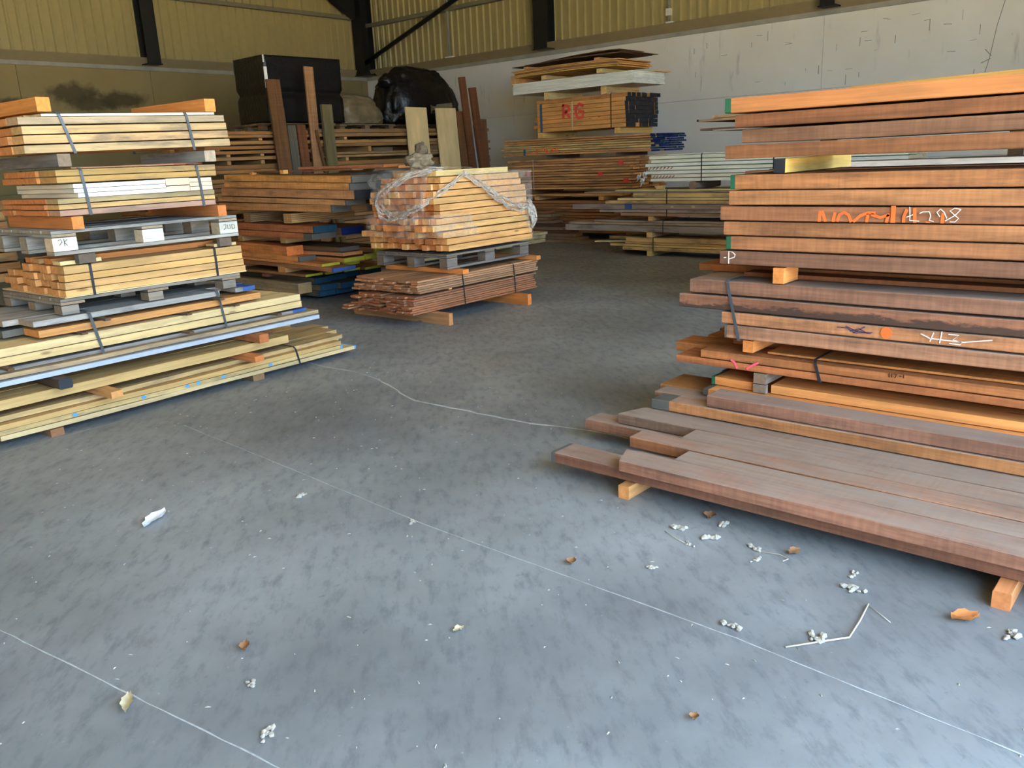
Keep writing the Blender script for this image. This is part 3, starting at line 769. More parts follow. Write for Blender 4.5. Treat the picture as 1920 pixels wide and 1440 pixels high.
for s in (-3.0, -1.5, .8): bearer(FR, s, s + .07, 7.72, 7.95, 1.26, 1.58, f'upright packing block behind the slab stack at {("far end", "middle", "near end")[int((s + 3) / 1.5 + .01) if s < 0 else 2]}', (120, 96, 70))
for k, (y1, x0, w, z, t, lb, c) in enumerate(((3.815, 7.0, .16, 1.612, .02, 'lower thin board jutting left behind the tall slab stack', (120, 84, 64)), (3.62, 6.86, .10, 1.60, .012, 'narrow pale strip jutting under the lower thin board', (170, 150, 130)),
          (3.85, 7.0, .28, 1.69, .022, 'upper thin board with dark end jutting left behind the tall slab stack', (190, 146, 104)), (3.70, 7.0, .2, 1.714, .026, 'short tan board on the upper thin board behind the slab stack', (206, 164, 116)))):
    board(FR, -y1, 1.2, x0, x0 + w + .75, z, z + t, lb, c, 'rough_hardwood', None, secs=3, tip0=0.02, paint='black_paint' if k == 2 else None)
board(FR, -2.12, -1.0, 6.85, 6.90, 1.742, 1.775, 'loose filler batten lying on the thin boards behind the slab stack', (150, 110, 74), 'sawn_pine', None, secs=2)
board(FR, -1.45, -0.70, 4.05, 4.09, 1.680, 1.700, 'slim yellow batten with a black end lying on the topmost slab', (226, 178, 96), 'sawn_pine', None, secs=2, tip1=0.04, paint='black_paint', dz=0.012)

# ------------------------------------------------------------------ left: tall stack of packs and pallets
FL = Frame(0, 5.0, 2.6)
rl = random.Random(21)
bearer(FL, 1.66, 1.735, -0.015, 1.02, 0, 0.048, 'brown floor bearer under the blue-dotted boards near the left edge', (150, 112, 84), 'rough_hardwood')
bearer(FL, 3.055, 3.148, 0.012, 1.02, 0, 0.048, 'brown floor bearer under the far end of the blue-dotted boards', (150, 122, 92), 'rough_hardwood')
b = Pack(FL, 2.6, 0.5, 0.048, 'low strapped bundle of long yellow boards with blue dots')
zr = [(.049, .078), (.079, .107), (.108, .143), (.144, .174)]
ends = [[4.006, 3.95, 4.0, 3.9, 3.8], [3.87, 4.0, 3.95, 3.85, 3.9], [3.86, 4.04, 3.90, 4.06, 3.95], [3.915, 4.03, 4.10, 3.93, 4.02]]
def fLB(i, j, a, bb): return (1.405 if (i, j) == (0, 0) else 1.1 + 0.05 * j, ends[i][j], {'mat': 'weathered_pine' if (i + j) % 2 else 'sawn_pine', 'tip1': 0.02 if i < 2 and j == 0 else 0.0, 'paint': 'sky_blue_paint'})
for i, (z0, z1) in enumerate(zr):
    n = 0.0 if i < 3 else 0.05
    for j, w in enumerate((.20, .19, .20, .2, .2)):
        a, bb, ex = fLB(i, j, 0, 0)
        b.add(a, bb, n, n + w - .003, z0, z1, [PALE, (220, 190, 130), (212, 176, 116), (206, 176, 122)][i], secs=6, variant=j, jit=0.004, **ex)
        n += w
b.strap(3.44, 0.0, 1.05, .049, .175, 0.014, lean=0.03)
for (s, z) in ((1.815, .094), (2.245, .094), (2.545, .094), (2.625, .096), (2.815, .094), (3.20, .094)):
    disc('blue_dot', b.e, (s - b.org[0], -0.0035 - b.org[1], z - b.org[2]), 0.016, 'sky_blue_paint', (0, -1, 0), 0.011)
bearer(FL, 1.97, 2.04, -0.17, 0.95, 0.176, 0.221, 'orange-tan bearer jutting out over the blue-dotted boards at left', (226, 172, 112))
bearer(FL, 2.975, 3.048, -0.16, 0.95, 0.176, 0.221, 'rust-orange bearer jutting out over the blue-dotted boards at right', (210, 136, 84))
gc = 'thick yellow boards above the blue-dotted bundle'
for j, (n0, n1, s1, lb) in enumerate(((0.0, .215, 3.38, 'long thick yellow board at the front, between the two low bundles'), (.22, .43, 3.36, 'thick yellow board second from the front between the two low bundles'),
                                  (.435, .64, 3.40, 'thick yellow board third from the front between the two low bundles'), (.645, .85, 3.3, 'thick yellow board at the back between the two low bundles'))):
    board(FL, 1.0, s1, n0, n1, .222, .281, lb, (222, 186, 124), 'sawn_pine', gc, secs=5, variant=j)
bearer(FL, 1.72, 1.797, -0.10, 0.95, .282, .346, 'black-ended bearer under the aluminium-edged bundle', (92, 74, 60), 'rough_hardwood', paint='black_paint', paint0=True, chamfer=0.008)
bearer(FL, 3.077, 3.152, -0.09, 0.95, .282, .346, 'red-brown bearer under the right half of the aluminium-edged bundle', (196, 124, 76), 'rough_hardwood', chamfer=0.004)

b = Pack(FL, 2.3, 0.5, 0.347, 'strapped bundle of grey and yellow boards with a pale metal bottom edge')
b.add(0.9, 3.68, 0.0, 0.24, .348, .380, (208, 218, 232), 'aluminium_strip', 'edge_strip', secs=2)
for j in range(3): b.add(1.0, 3.5, .245 + .24 * j, .48 + .24 * j, .348, .380, PINE, secs=3)
for j in range(4): b.add(1.0, 3.70 - .03 * j, .035 + .24 * j, .27 + .24 * j, .381, .409, (196, 172, 134), 'weathered_pine', secs=6, jit=0.005, variant=j)
for j in range(4): b.add(1.0, 3.63 - .04 * j, .085 + .23 * j, .31 + .23 * j, .410, .432, (150, 144, 138), 'grey_timber', secs=5, variant=j, tip1=0.12 if j == 0 else 0.0, paint='blue_paint')
for (s, z0, z1, n) in ((1.50, .433, .449, -.03), (2.60, .433, .449, -.03), (3.30, .433, .449, -.02), (1.94, .551, .565, 0.0), (2.62, .551, .565, .0), (2.98, .551, .565, .0), (2.08, .612, .630, -.02), (2.86, .612, .630, -.02)):
    b.add(s, s + .035, n, 1.0, z0, z1, (104, 84, 66), 'grey_timber', 'sticker', axis='n', secs=1)
for j in range(4): b.add(1.0, 3.575 + .0 * j, .06 + .24 * j, .295 + .24 * j, .450, .499, (238, 208, 148), secs=5, variant=j, mat='sawn_pine')
for j in range(4): b.add(1.0, 3.568 - .01 * j, .058 + .24 * j, .293 + .24 * j, .500, .550, (242, 216, 160), secs=5, variant=j)
for j, (sa, sb) in enumerate(((1.735, 3.24), (1.62, 3.2), (1.45, 3.15), (1.3, 3.1))):
    b.add(sa, sb, .075 + .21 * j, .28 + .21 * j, .566, .611, (224, 164, 100) if j == 0 else (170, 146, 104), 'sawn_pine' if j == 0 else 'weathered_pine', secs=4, tip0=0.0 if j == 0 else 0.12, paint='grey_paint', variant=j)
for j, (sa, sb) in enumerate(((1.715, 2.92), (1.63, 3.24), (1.50, 3.2), (1.40, 3.1))):
    b.add(sa, sb, .075 + .205 * j, .275 + .205 * j, .631, .668, (170, 166, 160), 'grey_timber', secs=4, variant=j, tip1=0.10 if j == 1 else 0.0, paint='blue_paint')
b.add(3.06, 3.22, .10, .28, .631, .664, (160, 158, 158), 'grey_timber', secs=2, tip1=0.10, paint='blue_paint')
b.strap(2.05, 0.055, 0.95, .384, .669, 0.018, 'strap_grey', lean=0.05)
b.strap(2.91, 0.055, 0.95, .384, .669, 0.016, 'strap_grey', lean=0.04)

def pallet(F, s0, s1, n0, n1, z0, label, h=0.142, col=(160, 152, 140), cross=False, bottom=True, blocks_col=None, mat='grey_timber', shift=0):
    """block pallet; boards of the deck run along s unless cross"""
    p = Pack(F, (s0 + s1) / 2, (n0 + n1) / 2, z0, label, 'pallet', 'pallet')
    L, W = s1 - s0, n1 - n0
    bt = 0.022 if bottom else 0.0
    st, dk = 0.018, 0.019
    bh = h - bt - st - dk
    zb, zs, zd = z0 + bt, z0 + bt + bh, z0 + bt + bh + st
    sp = [s0, (s0 + s1) / 2 - 0.07, s1 - 0.14]
    npn = [n0, (n0 + n1) / 2 - 0.05, n1 - 0.10]
    for i, s in enumerate(sp):
        for j, n in enumerate(npn):
            c = blocks_col[i] if blocks_col and j == 0 else col
            p.add(s, s + (0.14 if bottom else 0.10), n, n + 0.10, zb + .0005, zs - .0005, c, mat, 'block', secs=1, jit=0.001)
    if bottom:
        for n in npn: p.add(s0, s1, n - 0.0 , n + 0.10, z0, z0 + bt, col, mat, 'bottom_board', secs=3)
    for s in sp: p.add(s, s + 0.14, n0, n1, zs, zs + st - .0005, col, mat, 'stringer_board', axis='n', secs=2)
    k = 6
    for j in range(k):
        w = (W - 0.02 * (k - 1)) / k
        a = n0 + j * (w + 0.02)
        p.add(s0, s1, a, a + w, zd, zd + dk, col, mat, 'deck_board', secs=4, jit=0.004, variant=j)
    return p
pallet(FL, 1.895, 3.112, 0.10, 0.92, 0.669, 'grey weathered pallet under the pack with the cracked round block end', 0.094, (150, 140, 126), bottom=False)
b = Pack(FL, 2.55, 0.55, 0.764, 'strapped pack of yellow pine boards on the lower left pallet')
b.add(1.925, 3.17, .10, 1.0, .764, .770, PALE, 'clean_board', 'base_panel', secs=1)
rows = [(.771, .812), (.813, .857), (.858, .901), (.902, .951)]
wid = [.085, .095, .10, .09, .085, .10, .09, .10, .09]
s1s = [3.165, 3.155, 3.15, 3.15]
def fLE(i, j, a, bb):
    if i == 3 and j > 5: return None
    return ((1.935 + .004 * i if j == 0 else 1.935 + rl.uniform(-.012, .03)) if not (i == 2 and j in (1, 6)) else 1.99, s1s[i] + (rl.uniform(-.04, .02) if j else 0), {'col': [(226, 184, 122), (218, 178, 120), (232, 188, 120), (204, 168, 112)][i] if j == 0 else (224, 170, 110)})
grid(b, 0, 0, .10, wid, rows, PINE, front=fLE, secs=3)
b.add(1.955, 2.20, .15, .25, .952, .976, (246, 220, 160), secs=1); b.add(2.97, 3.14, .14, .24, .952, .974, (246, 222, 164), secs=1)
b.add(1.96, 3.05, .28, .37, .952, .99, ORANGE, secs=2); b.add(1.95, 3.05, .42, .51, .952, .985, TAN, secs=2); b.add(1.96, 3.0, .56, .64, .952, .988, ORANGE, secs=2)
b.strap(2.10, .10, 1.0, .765, .955, 0.016, lean=0.0); b.strap(2.94, .10, 1.0, .765, .955, 0.016, lean=0.0)
bearer(FL, 2.04, 2.14, 0.09, 0.145, .955, 1.0145, 'small dark spacer block under the left corner of the marked pallet', (104, 100, 96), 'grey_timber')
bearer(FL, 2.99, 3.08, 0.10, 0.135, .955, 1.0145, 'small dark spacer block under the right corner of the marked pallet', (110, 102, 96), 'grey_timber')
bearer(FL, 2.04, 2.14, 0.66, 0.95, .955, 1.0145, 'dark spacer block under the back of the marked pallet', (104, 100, 96), 'grey_timber')
bearer(FL, 2.95, 3.05, 0.66, 0.95, .955, 1.0145, 'second dark spacer block under the back of the marked pallet', (104, 100, 96), 'grey_timber')
p = pallet(FL, 1.912, 3.143, 0.10, 0.90, 1.015, 'grey pallet with pale stamped blocks, mid-height in the left stack', 0.142, (164, 160, 150), blocks_col=[(222, 214, 196), (236, 232, 218), (206, 202, 186)])
def stamp(P, strokes, s, z, sc, n, mat='grey_paint'):
    for st in strokes: ribbon('block_stamp', P.e, [(s + x * sc - P.org[0], n - P.org[1], z + y * sc - P.org[2]) for x, y in st], 0.0045, mat, (0, -1, 0))
stamp(p, [[(0, 1), (.5, 1.2), (.7, .7), (.1, .1)], [(1.1, 1.2), (1.1, 0)], [(1.7, 1.1), (1.1, .6), (1.6, 0)]], 1.945, 1.07, .03, 0.0985)
stamp(p, [[(0, 1), (.6, 1.1), (.5, .3), (0, 0)], [(1, 1), (1, .1), (1.6, .1), (1.6, 1)], [(2.1, 0), (2.1, 1), (2.8, .8), (2.8, .1), (2.1, 0)]], 3.035, 1.065, .03, 0.0985)

bearer(FL, 2.025, 2.092, 0.06, 0.95, 1.158, 1.234, 'orange bearer with pointed end on the marked pallet, left one', (224, 146, 84))
bearer(FL, 2.978, 3.040, 0.05, 0.95, 1.158, 1.234, 'orange bearer on the marked pallet, right one', (206, 136, 82))
b = Pack(FL, 2.5, 0.5, 1.235, 'strapped mixed pack with white board ends across its middle')
def fLF(i, j, a, bb): return (1.985 + (rl.uniform(-.02, .01) if j else 0), 3.0, {'col': [(196, 160, 140), (220, 186, 128), (196, 176, 130)][i] if j == 0 else (222, 150, 92), 'mat': 'weathered_pine'})
grid(b, 0, 0, .10, [.15, .16, .17, .15, .16], [(1.236, 1.272), (1.273, 1.304), (1.305, 1.334)], PINE, front=fLF, secs=3)
cols = [(2.085, 2.225), (2.226, 2.425), (2.426, 2.66), (2.662, 2.825), (2.827, 2.99)]
for k, (z0, z1) in enumerate(((1.335, 1.361), (1.362, 1.388), (1.389, 1.415))):
    for j, (a, c) in enumerate(cols):
        if j == 3 and k == 1: continue
        if j == 3: zz = (1.335, 1.374) if k == 0 else (1.375, 1.422)
        else: zz = (z0, z1)
        b.add(a + (.02 if (k == 0 and j == 0) else 0), c, .10 - .002 * ((j + k) % 3), .88, *zz, (244, 232, 200) if j < 3 else (226, 200, 168), 'clean_board', 'cross_board', axis='n', secs=1, jit=0.0005, v=.04, paint=('paper' if j < 3 else 'clean_board'), paint0=True)
def fLF2(i, j, a, bb): return (2.0 + (rl.uniform(-.03, .02) if j else 0), 3.03, {'mat': 'weathered_pine' if j == 0 else 'sawn_pine', 'col': (204, 168, 104) if j == 0 else (228, 156, 92)})
grid(b, 0, 0, .10, [.22, .12, .13, .14, .15], [(1.423, 1.460), (1.461, 1.499)], PINE, front=fLF2, secs=3)
b.add(2.1, 2.75, .12, .22, 1.50, 1.508, (170, 130, 100), secs=2); b.add(2.45, 3.0, .2, .3, 1.50, 1.513, RED, secs=2)
b.strap(2.15, .098, .92, 1.236, 1.50, 0.018, 'strap_grey', lean=0.02); b.strap(2.90, .098, .92, 1.236, 1.50, 0.018, 'strap_grey', lean=0.02)
bearer(FL, 2.025, 2.10, 0.10, 0.92, 1.5135, 1.5885, 'grey bearer block near the top left of the left stack', (146, 138, 130), 'grey_timber')
bearer(FL, 2.965, 3.045, 0.10, 0.92, 1.5135, 1.5885, 'pale grey bearer block near the top right of the left stack', (182, 178, 168), 'grey_timber')
b = Pack(FL, 2.5, 0.45, 1.589, 'topmost strapped pack of weathered boards on the left stack')
s0s = [1.857, 1.862, 1.862, 1.850]; s1s2 = [3.168, 3.159, 3.154, 3.145]
rz = [(1.590, 1.637), (1.642, 1.691), (1.694, 1.740), (1.745, 1.788)]
def fLG(i, j, a, bb): return (s0s[i] + (rl.uniform(-.03, .03) if j else 0), s1s2[i], {'mat': 'weathered_pine', 'col': [(208, 184, 140), (222, 186, 134), (214, 182, 130), (196, 180, 150)][i] if j == 0 else (228, 160, 98)})
grid(b, 0, 0, .10, [.145, .15, .15, .16, .15], rz, PINE, front=fLG, secs=4, dz=0.024)
b.add(1.985, 3.085, .115, .24, 1.790, 1.806, (248, 236, 200), 'clean_board', secs=2, dz=0.022)
b.add(1.95, 3.0, .26, .50, 1.790, 1.806, PINE, secs=2, dz=0.022)
b.strap(2.10, .098, .86, 1.590, 1.815, 0.018, 'strap_grey', lean=0.06); b.strap(2.88, .098, .86, 1.595, 1.822, 0.018, 'strap_grey', lean=0.03)
bearer(FL, 1.968, 2.044, 0.11, 0.98, 1.8165, 1.898, 'bright orange post lying across the very top, left end', (240, 166, 92), chamfer=0.002)
bearer(FL, 3.02, 3.098, 0.11, 1.05, 1.830, 1.915, 'bright orange post lying across the very top, right end', (240, 166, 92), chamfer=0.002)

# behind the left stack: a pack of yellow boards and round logs, seen past its left edge
FK = Frame(0, 6.95, 0)
b = Pack(FK, 1.6, 0.5, 0.7, 'yellow board pack showing past the left edge of the left stack')
for i in range(8): b.add(0.6, 2.3 + rl.uniform(-.05, .05), 0, .9, .72 + .075 * i, .785 + .075 * i, TAN if i % 2 else PINE, 'weathered_pine', secs=2)
bearer(FK, 0.7, 0.8, 0.0, 0.9, 0.0, 0.719, 'tall timber crib supporting the yellow board pack, left', TAN)
bearer(FK, 1.85, 1.95, 0.3, 0.9, 0.0, 0.719, 'tall timber crib supporting the yellow board pack, right', TAN)
logme = tube_mesh('log', [(0, -.45, 0), (0, -.15, .004), (0, .2, -.003), (0, .45, 0)], .05, 'bark', 9)
logme.materials.append(MATS['end_grain']); logme.polygons[len(logme.polygons) - 1].material_index = 1; logme.polygons[len(logme.polygons) - 2].material_index = 1
k = 0
for r in range(5):
    for q in range(4 if r % 2 == 0 else 3):
        o = link('firewood_log', logme, None, (2.03 + .102 * q + (.051 if r % 2 else 0), 7.7 - 0.02 * (k % 3), 0.05 + .089 * r))
        tag(o, 'round firewood log in the small heap past the left stack', 'log', 'firewood logs heaped behind the left stack'); o.color = vary(lin(224, 160, 92), .15); k += 1

LIGHT_GAIN = 1.12
# ------------------------------------------------------------------ centre: film-wrapped pack on a pallet over two bundles of thin boards
FC = Frame(0, 5.6, 1.0)
rc = random.Random(33)
bearer(FC, 5.205, 5.255, -0.34, 1.0, 0, 0.112, 'board on edge under the near end of the red-brown slat bundles', (206, 152, 104))
bearer(FC, 6.375, 6.432, -0.32, 1.0, 0, 0.112, 'orange board on edge under the far end of the red-brown slat bundles', (226, 142, 72))
b = Pack(FC, 5.8, 0.25, 0.113, 'strapped bundle of thin red-brown boards on the floor under the grey pallet')
for i in range(8):
    z0 = .114 + .0205 * i; n = -.13
    j = 0
    while n < .60:
        w = rc.uniform(.075, .105)
        if not (i > 1 and .19 < n < .23 and j):
            b.add(4.945 + rc.uniform(-.05, .05), 6.73 + rc.uniform(-.06, .06), n, n + w - .004, z0, z0 + .0185, (176, 112, 76) if rc.random() < .7 else (160, 110, 80), 'rough_hardwood', secs=3, variant=rc.randrange(3), jit=.003)
        n += w; j += 1
for (n0, z, a) in ((.62, .135, 4.83), (.64, .155, 4.86), (.60, .175, 4.93), (.63, .21, 4.98), (.55, .235, 4.90)):
    b.add(a, 6.5, n0, n0 + .09, z, z + .014, (190, 136, 96), 'rough_hardwood', secs=2)
for s in (5.46, 6.40): b.add(s, s + .035, -.115, .6, .2795, .2945, (232, 184, 120), name='sticker', axis='n', secs=1)
b.strap(5.64, -.13, .66, .114, .415, 0.014, lean=0.02); b.strap(6.40, -.13, .66, .114, .415, 0.014, lean=0.02)
b2 = b
for i in range(6):
    z0 = .2955 + .0202 * i; n = -.13
    while n < .66:
        w = rc.uniform(.08, .11)
        b2.add(5.03 + rc.uniform(-.04, .05), 6.81 + rc.uniform(-.05, .04), n, n + w - .004, z0, z0 + .0185, (190, 140, 102) if rc.random() < .7 else (166, 124, 92), 'rough_hardwood', secs=3, variant=rc.randrange(3), jit=.003)
        n += w
bearer(FC, 5.55, 5.63, -0.22, 0.86, .4165, .4615, 'fresh orange plank bearer under the near end of the grey pallet', (236, 148, 80))
bearer(FC, 6.69, 6.76, -0.20, 0.86, .4165, .4615, 'orange rounded bearer under the far end of the grey pallet', (222, 148, 86))
pallet(FC, 5.478, 6.70, -0.09, 0.90, .462, 'dark grey pallet carrying the film-wrapped pine pack', 0.142, (126, 116, 106))

b = Pack(FC, 6.1, 0.4, 0.605, 'pine block pack draped in clear plastic film on the grey pallet')
zrows = [(.606, .665), (.667, .728), (.731, .793), (.800, .858), (.860, .918), (.920, .980), (.982, 1.043), (1.045, 1.105), (1.107, 1.165), (1.168, 1.228), (1.231, 1.288)]
sl = [5.49, 5.47, 5.42, 5.31, 5.36, 5.42, 5.42, 5.345, 5.345, 5.43, 5.45]
sr = [6.74, 6.735, 6.72, 6.71, 6.715, 6.70, 6.685, 6.68, 6.67, 6.60, 6.57]
shift = .027
for i, (z0, z1) in enumerate(zrows):
    n = -.115 if i < 3 else -.10
    lim = .90 if i < 3 else (.80 if i < 8 else .66)
    j = 0
    while n < lim:
        w = rc.choice((.06, .065, .075, .11)) if j else .085
        c = (240, 186, 120) if j == 0 else rc.choice(((226, 160, 98), (236, 178, 116), (206, 138, 82), (240, 196, 136)))
        b.add(sl[i] + (rc.uniform(-.06, .05) if j else 0), sr[i] + (rc.uniform(-.03, .02) if j else 0), n, n + w - .002, z0 + shift - .0, z1 + shift - .002, c, 'sawn_pine', secs=2, variant=rc.randrange(3), jit=.002)
        n += w; j += 1
b.add(5.48, 6.50, -.02, .10, 1.3165, 1.372, (244, 214, 154), secs=2); b.add(5.5, 6.45, .2, .31, 1.3165, 1.36, PINE, secs=2); b.add(5.45, 6.4, .42, .53, 1.3165, 1.36, PINE, secs=2)

def film(parent, org, fn, nu, nv, mat, name='film'):
    verts, faces = [], []
    for i in range(nu + 1):
        for j in range(nv + 1):
            s, n, z = fn(i / nu, j / nv)
            verts.append((s - org[0], n - org[1], z - org[2]))
    for i in range(nu):
        for j in range(nv):
            a = i * (nv + 1) + j
            faces.append((a, a + nv + 1, a + nv + 2, a + 1))
    return link(name, mesh_from(name, verts, faces, [mat], smooth=False), parent)
def wr_(s, n, z, k=9.0, a=.016):
    q = Vector((s * k, n * k, z * k)); return a * (noise.noise(q) + .6 * noise.noise(q * 2.3) + .4 * abs(noise.noise(q * 5.1)))
def front_sheet(u, v):
    # triangular sheet on the front face: top edge along the pack, lower edge falling to the right corner
    s = 5.62 + u * 1.12
    top = 1.35 - .02 * u
    low = 1.33 - .55 * (u ** 1.25) if u < .86 else 1.33 - .55 * (u ** 1.25) - (u - .86) * 1.0
    z = top + (low - top) * v
    return (s, -.128 + wr_(s, 0, z, 10, .02) - .012 * math.sin(v * 3.14), z)
film(b.e, b.org, front_sheet, 40, 20, 'clear_film')
def left_sheet(u, v):
    # drapes over the left end; u runs from the front corner to the back, v from the top down
    n = -.13 + u * .80
    low = 1.06 - .17 * math.sin(min(1, u * 1.15) * math.pi) + (.18 if u < .12 else 0)
    z = 1.36 + (low - 1.36) * v
    return (5.31 - .05 * math.sin(v * 2.6) + wr_(5.3, n, z, 9, .035) - .05 * max(0, .4 - v) * 0, n, z)
film(b.e, b.org, left_sheet, 34, 24, 'clear_film')
def top_sheet(u, v):
    s = 5.30 + v * .75; n = -.10 + u * .75
    return (s, n, 1.375 + wr_(s, n, 0, 9, .02) + .03 * math.sin(u * 9) * (1 - v))
film(b.e, b.org, top_sheet, 26, 20, 'clear_film')
def rope(pts, rads, nm='bunched_film', seg=5):
    """film gathered into pleats: a few thin strands running side by side"""
    for q_ in range(6):
        fine, rd = [], []
        ph = q_ * 1.9
        for i in range(len(pts) - 1):
            for t in range(8):
                f = t / 8
                q = Vector(pts[i]).lerp(Vector(pts[i + 1]), f); r = rads[i] + (rads[i + 1] - rads[i]) * f
                w = (i + f) * 1.3
                off = Vector((math.sin(ph + w) * .7, -abs(math.cos(ph * 2.3 + w)) * .45, math.cos(ph + w * .8))) * r * .95
                jt = Vector((noise.noise(q * 11 + Vector((q_, 0, 0))), 0, noise.noise(q * 11 + Vector((9, q_, 0))))) * .012
                fine.append(tuple(q + off + jt - Vector(b.org))); rd.append(max(.004, r * (.30 + .12 * noise.noise(q * 18))))
        link(nm, tube_mesh(nm, fine, rd, 'bunched_film', seg, smooth=True), b.e)
rope([(5.72, -.135, 1.335), (5.95, -.145, 1.22), (6.15, -.15, 1.10), (6.35, -.145, 1.0), (6.55, -.14, .955), (6.68, -.13, .97)], [.02, .028, .032, .034, .028, .02])
rope([(6.66, -.13, 1.0), (6.70, -.135, .92), (6.73, -.14, .83), (6.72, -.135, .74)], [.045, .055, .05, .012])
rope([(5.72, -.135, 1.335), (5.55, -.13, 1.24), (5.40, -.12, 1.17), (5.30, .05, 1.06), (5.27, .25, .98), (5.27, .42, .95), (5.28, .55, 1.0), (5.29, .62, 1.10), (5.30, .60, 1.2)], [.016, .022, .028, .03, .034, .04, .045, .03, .02])
rope([(5.30, .66, 1.10), (5.27, .56, 1.17), (5.28, .40, 1.24), (5.33, .22, 1.33), (5.45, .05, 1.375), (5.6, -.02, 1.38)], [.02, .035, .03, .028, .024, .015])
def band(z0, z1, n1=.78, s_in=0.0):
    def fn(u, v):
        z = z0 + (z1 - z0) * v
        if u < .72: n = n1 + (-.13 - n1) * (u / .72); s = 5.27 + s_in + wr_(5, n, z, 12, .012)
        else: n = -.128 + wr_(u * 3, 0, z, 12, .006); s = 5.27 + s_in + (u - .72) / .28 * .55
        return (s, n, z + .012 * math.sin(u * 11))
    film(b.e, b.org, fn, 36, 6, 'clear_film', 'film_band')
band(.86, .97); band(.76, .86, .86, .06)
# gnarled stump on top
def lump(name, c, r, mat, amp, k, seed, sub=3, parent=None, sq=None):
    bm = bmesh.new(); bmesh.ops.create_icosphere(bm, subdivisions=sub, radius=1)
    for v in bm.verts:
        q = v.co * k + Vector((seed * 3.1, seed * 1.7, 0))
        d = 1 + amp * (noise.noise(q) + .5 * noise.noise(q * 2.1) + .3 * abs(noise.noise(q * 4.3)))
        p_ = v.co.copy()
        if sq: p_ = Vector([math.copysign(abs(t) ** sq, t) for t in p_])
        v.co = Vector((p_.x * r[0], p_.y * r[1], p_.z * r[2])) * d
    zmin = min(v.co.z for v in bm.verts)
    me = bpy.data.meshes.new(name); bm.to_mesh(me); bm.free()
    me.materials.append(MATS[mat]); me.polygons.foreach_set('use_smooth', [True] * len(me.polygons))
    o = link(name, me, parent, (c[0], c[1], c[2] - zmin))
    return o
FP = FC.p(5.62, .33, 1.382)
st = lump('wood_stump', FP, (.13, .10, .075), 'pale_burl', .42, 1.6, 4, 4)
tag(st, 'gnarled pale wood stump lying on the film-wrapped pack', 'stump')
lb_ = lump('stump_knob', (.03, .0, .02), (.06, .055, .065), 'bark', .4, 2.2, 9, 3, st)
lb2 = lump('stump_knob', (-.10, .02, -.06), (.06, .05, .05), 'bark', .45, 2.4, 12, 3, st)

LIGHT_GAIN = 1.3
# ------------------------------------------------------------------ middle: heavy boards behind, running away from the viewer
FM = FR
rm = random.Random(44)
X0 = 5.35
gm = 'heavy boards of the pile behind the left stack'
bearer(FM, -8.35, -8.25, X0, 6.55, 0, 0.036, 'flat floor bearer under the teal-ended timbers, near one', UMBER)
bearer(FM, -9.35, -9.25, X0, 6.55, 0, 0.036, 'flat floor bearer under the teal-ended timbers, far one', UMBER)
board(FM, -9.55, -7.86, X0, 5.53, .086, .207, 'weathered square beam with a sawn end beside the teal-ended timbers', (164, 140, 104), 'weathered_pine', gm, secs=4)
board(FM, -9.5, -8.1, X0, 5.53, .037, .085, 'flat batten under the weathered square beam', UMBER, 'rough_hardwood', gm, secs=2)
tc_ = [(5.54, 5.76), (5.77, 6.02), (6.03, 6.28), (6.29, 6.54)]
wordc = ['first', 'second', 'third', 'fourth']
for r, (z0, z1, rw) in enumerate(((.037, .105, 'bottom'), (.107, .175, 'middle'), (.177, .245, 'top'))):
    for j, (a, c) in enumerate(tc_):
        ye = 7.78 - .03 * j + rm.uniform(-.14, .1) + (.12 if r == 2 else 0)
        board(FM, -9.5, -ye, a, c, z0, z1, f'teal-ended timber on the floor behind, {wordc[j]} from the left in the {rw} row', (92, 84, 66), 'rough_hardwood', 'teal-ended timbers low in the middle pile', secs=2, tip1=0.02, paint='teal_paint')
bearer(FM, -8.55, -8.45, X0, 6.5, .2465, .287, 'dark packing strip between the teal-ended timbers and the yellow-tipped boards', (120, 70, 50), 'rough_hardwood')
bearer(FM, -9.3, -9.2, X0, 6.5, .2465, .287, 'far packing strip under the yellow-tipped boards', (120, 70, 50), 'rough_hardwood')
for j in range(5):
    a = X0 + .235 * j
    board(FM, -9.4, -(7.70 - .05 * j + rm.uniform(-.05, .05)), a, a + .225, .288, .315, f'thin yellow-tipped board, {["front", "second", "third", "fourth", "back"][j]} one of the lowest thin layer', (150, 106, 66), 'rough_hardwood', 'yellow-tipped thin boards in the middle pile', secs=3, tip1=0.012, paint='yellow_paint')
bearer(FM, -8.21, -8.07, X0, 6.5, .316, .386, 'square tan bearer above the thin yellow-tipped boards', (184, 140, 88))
bearer(FM, -9.2, -9.1, X0, 6.5, .316, .386, 'far bearer above the thin yellow-tipped boards', (184, 140, 88))
